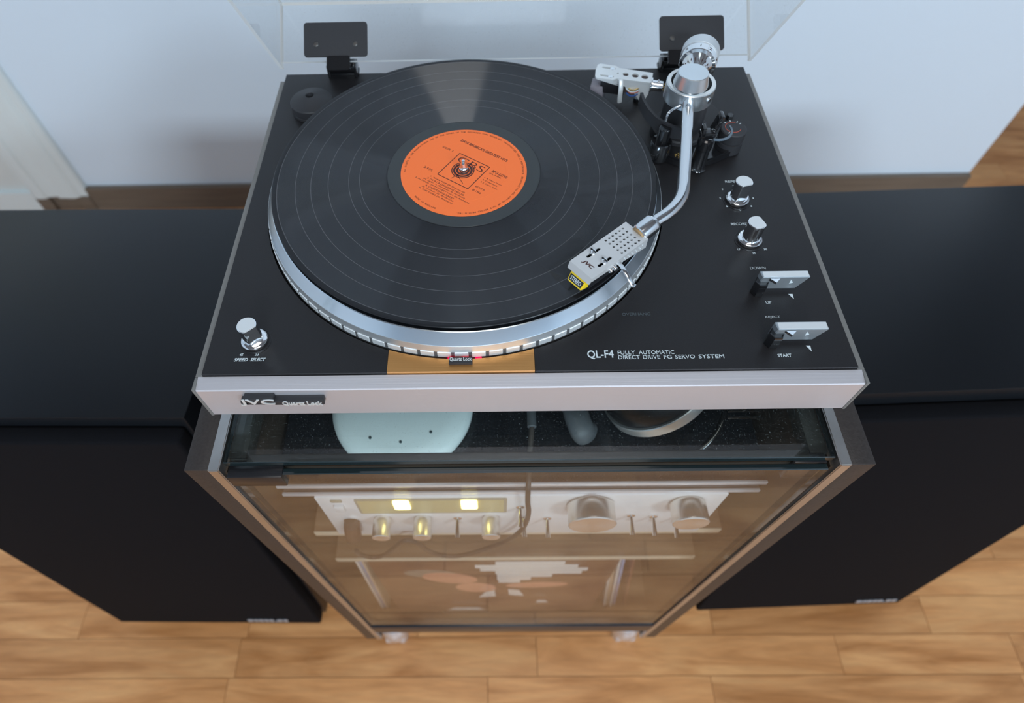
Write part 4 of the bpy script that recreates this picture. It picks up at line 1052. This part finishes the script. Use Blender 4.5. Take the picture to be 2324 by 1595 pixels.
bm = NB(); tube(bm, [(.148, .0060, -.165), (.162, .012, -.158), (.176, .025, -.150), (.184, .042, -.142), (.186, .060, -.138)], .0028, seg=12, sub=6); obj('yoke', bm, M['blackg'], hp)
bm = NB(); cyl(bm, (.146, .0080, -.176), (.146, .0080, -.156), .0065, seg=24, ch=.001); obj('yoke_knob', bm, M['blackg'], hp)
for dz in (0, .0065):
    bm = NB(); cyl(bm, (.186, .036 + dz, -.146), (.2190, .038 + dz, -.150), .0011, seg=10); obj('slider_rod', bm, M['steel'], hp)
cab = [(.0108, .060, -.148), (.0106, .032, -.150), (.0085, .010, -.155), (.0060, -.0190, -.160), (.0060, -.0260, -.185), (.0080, -.0265, -.215), (.0050, -.0270, -.255), (-.0060, -.0275, -.290), (-.0256, -.0270, -.322), (-.0500, -.0270, -.350), (-.0713, -.0270, -.362), (-.0880, -.0270, -.354), (-.0992, -.0270, -.334), (-.108, -.0270, -.305), (-.120, -.0270, -.300), (-.1330, -.0270, -.325), (-.1500, -.0270, -.357), (-.1640, -.0275, -.362), (-.1730, -.0290, -.345), (-.1745, -.0300, -.325)]
bm = NB(); tube(bm, cab, .0024, seg=10, sub=6); hc_ = obj('cable', bm, M['cable'], hp, ang=60)
bm = NB(); cyl(bm, (.0108, .072, -.1475), (.0106, .030, -.1495), .0034, .0042, seg=16, ch=.0005); obj('cable_sleeve', bm, M['pad'], hc_)
bm = NB(); lathe(bm, [(.0035, 0), (.0080, .003), (.0085, .010), (.0085, .032), (.0060, .036), (.0030, .040)], (-.1690, -.0180, -.2640), Vector((-.05, -.10, -.50)), 24)
obj('plug', bm, M['plugm'], hc_, label='dark brown headphone plug')

# ================================================================== amplifier
AY = -.0130
amp = thing('amplifier', (.0, .13, -.318), 'silver stereo amplifier with metal knobs and two glowing meters behind the glass door', 'amplifier')
bm = NB(); box2(bm, (-.186, AY + .005, -.312), (.186, .28, -.2045), bev=.001); obj('case', bm, M['ampbody'], amp)
bm = NB(); box2(bm, (-.1925, AY - .002, -.3160), (.1935, AY + .005, -.2020), bev=.0008); face = obj('faceplate', bm, M['ampface'], amp)
for s in (-1, 1):
    for y in (.03, .24):
        bm = NB(); cyl(bm, (s * .15, y, -.318), (s * .15, y, -.311), .012, seg=16); obj('foot', bm, M['rubber'], amp)
AF = AY - .002
bm = NB(); prism(bm, rrect(-.1560, -.2445, -.0120, -.2050, .002), 0, .0012, frame_m((0, AF, 0), (1, 0, 0), (0, 0, 1)))
mf = obj('meter_frame', bm, M['meterf'], amp)
bm = NB(); prism(bm, [(-.1535, -.2415), (-.0150, -.2415), (-.0150, -.2085), (-.1535, -.2085)], .0011, .0016, frame_m((0, AF, 0), (1, 0, 0), (0, 0, 1))); mw = obj('meter_window', bm, M['meter'], mf, label='yellow lit meter window')
for x in (-.1122, -.0479):
    bm = NB(); prism(bm, rrect(x - .0078, -.2300, x + .0078, -.2062, .003), .0014, .0026, frame_m((0, AF, 0), (1, 0, 0), (0, 0, 1))); obj('meter_lamp', bm, M['lamp'], mf, label='bright yellow meter lamp')
bm = NB(); box2(bm, (-.1775, AF - .0035, -.2330), (-.1685, AF, -.2200), bev=.0006); obj('power_button', bm, M['ampface'], amp)
bm = NB(); box2(bm, (-.1785, AF - .0015, -.2120), (-.1680, AF, -.2060), bev=.0005); obj('button_surround', bm, M['meterf'], amp)
def aknob(x, z, r, h, name='knob', groove=True):
    bm = NB(); lathe(bm, [(r * .86, 0), (r * .86, .002), (r, .0025), (r, h - .0008), (r - .0008, h), (.0004, h)], (x, AF, z), (0, -1, 0), 48)
    k = obj(name, bm, mat('spun_knob', (0.88, 0.85, 0.80), 0.26, 0.85, aniso=(0.75, 'Y')), amp, ang=25); recenter(k, (x, AF, z)); return k
aknob(.0676, -.2130 - .0085, .0225, .022, 'volume_knob'); aknob(.1590, -.2110 - .0085, .0170, .022, 'selector_knob')
for x in (-.1370, -.0962, -.0277): aknob(x, -.2610, .0092, .021, 'tone_knob')
def atog(x, z, L=.019):
    bm = NB(); lathe(bm, [(.0042, 0), (.0042, .0016), (.0030, .0022)], (x, AF, z), (0, -1, 0), 20)
    tube(bm, [(x, AF, z), (x, AF - L, z - .005)], lambda t: .0015 + .0011 * t, seg=12, sub=1); obj('toggle_switch', bm, M['chrome'], amp)
for x, z in ((-.0613, -.2610), (.0057, -.2610), (.0293, -.2640), (.1125, -.2570), (.1355, -.2610), (.1590, -.2680), (.0010, -.2290)): atog(x, z)
bm = NB(); ringlathe(bm, [(.004, 0), (.008, 0), (.008, .002), (.004, .002)], (-.1690, AF, -.2640), (0, -1, 0), 24); obj('headphone_socket', bm, M['chrome'], amp)
bm = NB(); text('STEREO INTEGRATED AMPLIFIER', (.02, AF, -.2980), (.09, AF, -.2980), (0, 0, 1), .003, M['meterf'], amp, .0001) if False else None

# ================================================================== record sleeves in the lower compartment
BZ = -.758
sl = thing('record_sleeve', (-.026, .02, BZ), 'brown album sleeve with white text block facing the glass door', 'record sleeve')
s0 = Vector((-.026, -.014, BZ)); ux = Vector((1, .0, 0)); us = Vector((0, .004, 1)); T = frame_m(s0, ux, us)
bm = NB(); prism(bm, [(-.1575, 0), (.1575, 0), (.1575, .315), (-.1575, .315)], -.004, 0, T); slo = obj('cover', bm, M['sleeve'], sl)
def on_sleeve(pts, m, nm='printed_patch', z=.0002):
    bm = NB(); prism(bm, pts, -.0001, z, T); return obj(nm, bm, m, slo)
for k, (x0, x1, y) in enumerate(((.002, .090, .300), (-.024, .108, .284), (-.018, .122, .268), (.002, .116, .252), (.004, .078, .236), (.004, .050, .220), (.006, .036, .204))):
    on_sleeve([(x0, y), (x1, y), (x1, y + .0150), (x0, y + .0150)], M['paperw'], 'text_block')
def ell(cx_, cy_, a, b, rot=0, n=24):
    return [(cx_ + a * math.cos(t) * math.cos(rot) - b * math.sin(t) * math.sin(rot), cy_ + a * math.cos(t) * math.sin(rot) + b * math.sin(t) * math.cos(rot)) for t in [2 * PI * i / n for i in range(n)]]
on_sleeve(ell(-.084, .256, .036, .020, -.2), M['hairp'])
on_sleeve(ell(-.060, .232, .040, .026, -.5), M['flesh'], z=.0004)
on_sleeve(ell(-.026, .176, .030, .026, -.6), M['flesh'], z=.0005)
on_sleeve([(-.024, .112), (.002, .118), (.000, .160), (-.012, .150)], M['paperw'])
on_sleeve([(.022, .128), (.044, .120), (.036, .158), (.020, .164)], M['paperw'])
on_sleeve([(.064, .072), (.084, .072), (.078, .088), (.066, .088)], M['paperw'])
on_sleeve(ell(.060, .190, .044, .016, .1), M['flesh'])
on_sleeve([(-.086, .001), (-.006, .001), (-.026, .036), (-.066, .036)], M['paperw'])
def side_sleeves(xs, tilt, mats, labels, grp):
    for (x, y), t_, m_, lb in zip(xs, tilt, mats, labels):
        t = thing('record_sleeve', (x, .14, BZ), lb, 'record sleeve', grp)
        T2 = Matrix.Translation(Vector((x, y, BZ))) @ Matrix.Rotation(R(t_), 4, 'Y')
        bm = NB(); g0 = box2(bm, (-.0017, 0, 0.0), (.0017, .3150, .313), bev=.0006); _xf(g0, T2, bm); o = obj('cover', bm, M[m_], t)
side_sleeves([(-.2120, -.010), (-.2080, -.008), (-.2040, -.010)], [2.2, 2.2, 2.2], ['spinew', 'spineb', 'spinec'],
             ['white album sleeve on edge at the left side of the lower rack compartment', 'blue and white album sleeve on edge, second from the left rack side', 'cream album sleeve on edge left of the brown cover'], 'album sleeves standing on edge')
side_sleeves([(.1560, -.008), (.1610, -.006), (.1660, -.009), (.1720, -.006), (.1900, -.006)], [-6, -6, -6, -6, -7], ['spinew', 'spinec', 'spinew', 'spineb', 'spined'],
             ['white album sleeve on edge just right of the brown cover', 'cream album sleeve leaning on edge, second right of the brown cover', 'white album sleeve leaning on edge, third right of the brown cover', 'blue and white album sleeve leaning near the right rack side', 'dark red album sleeve leaning closest to the right rack side'], 'album sleeves standing on edge')
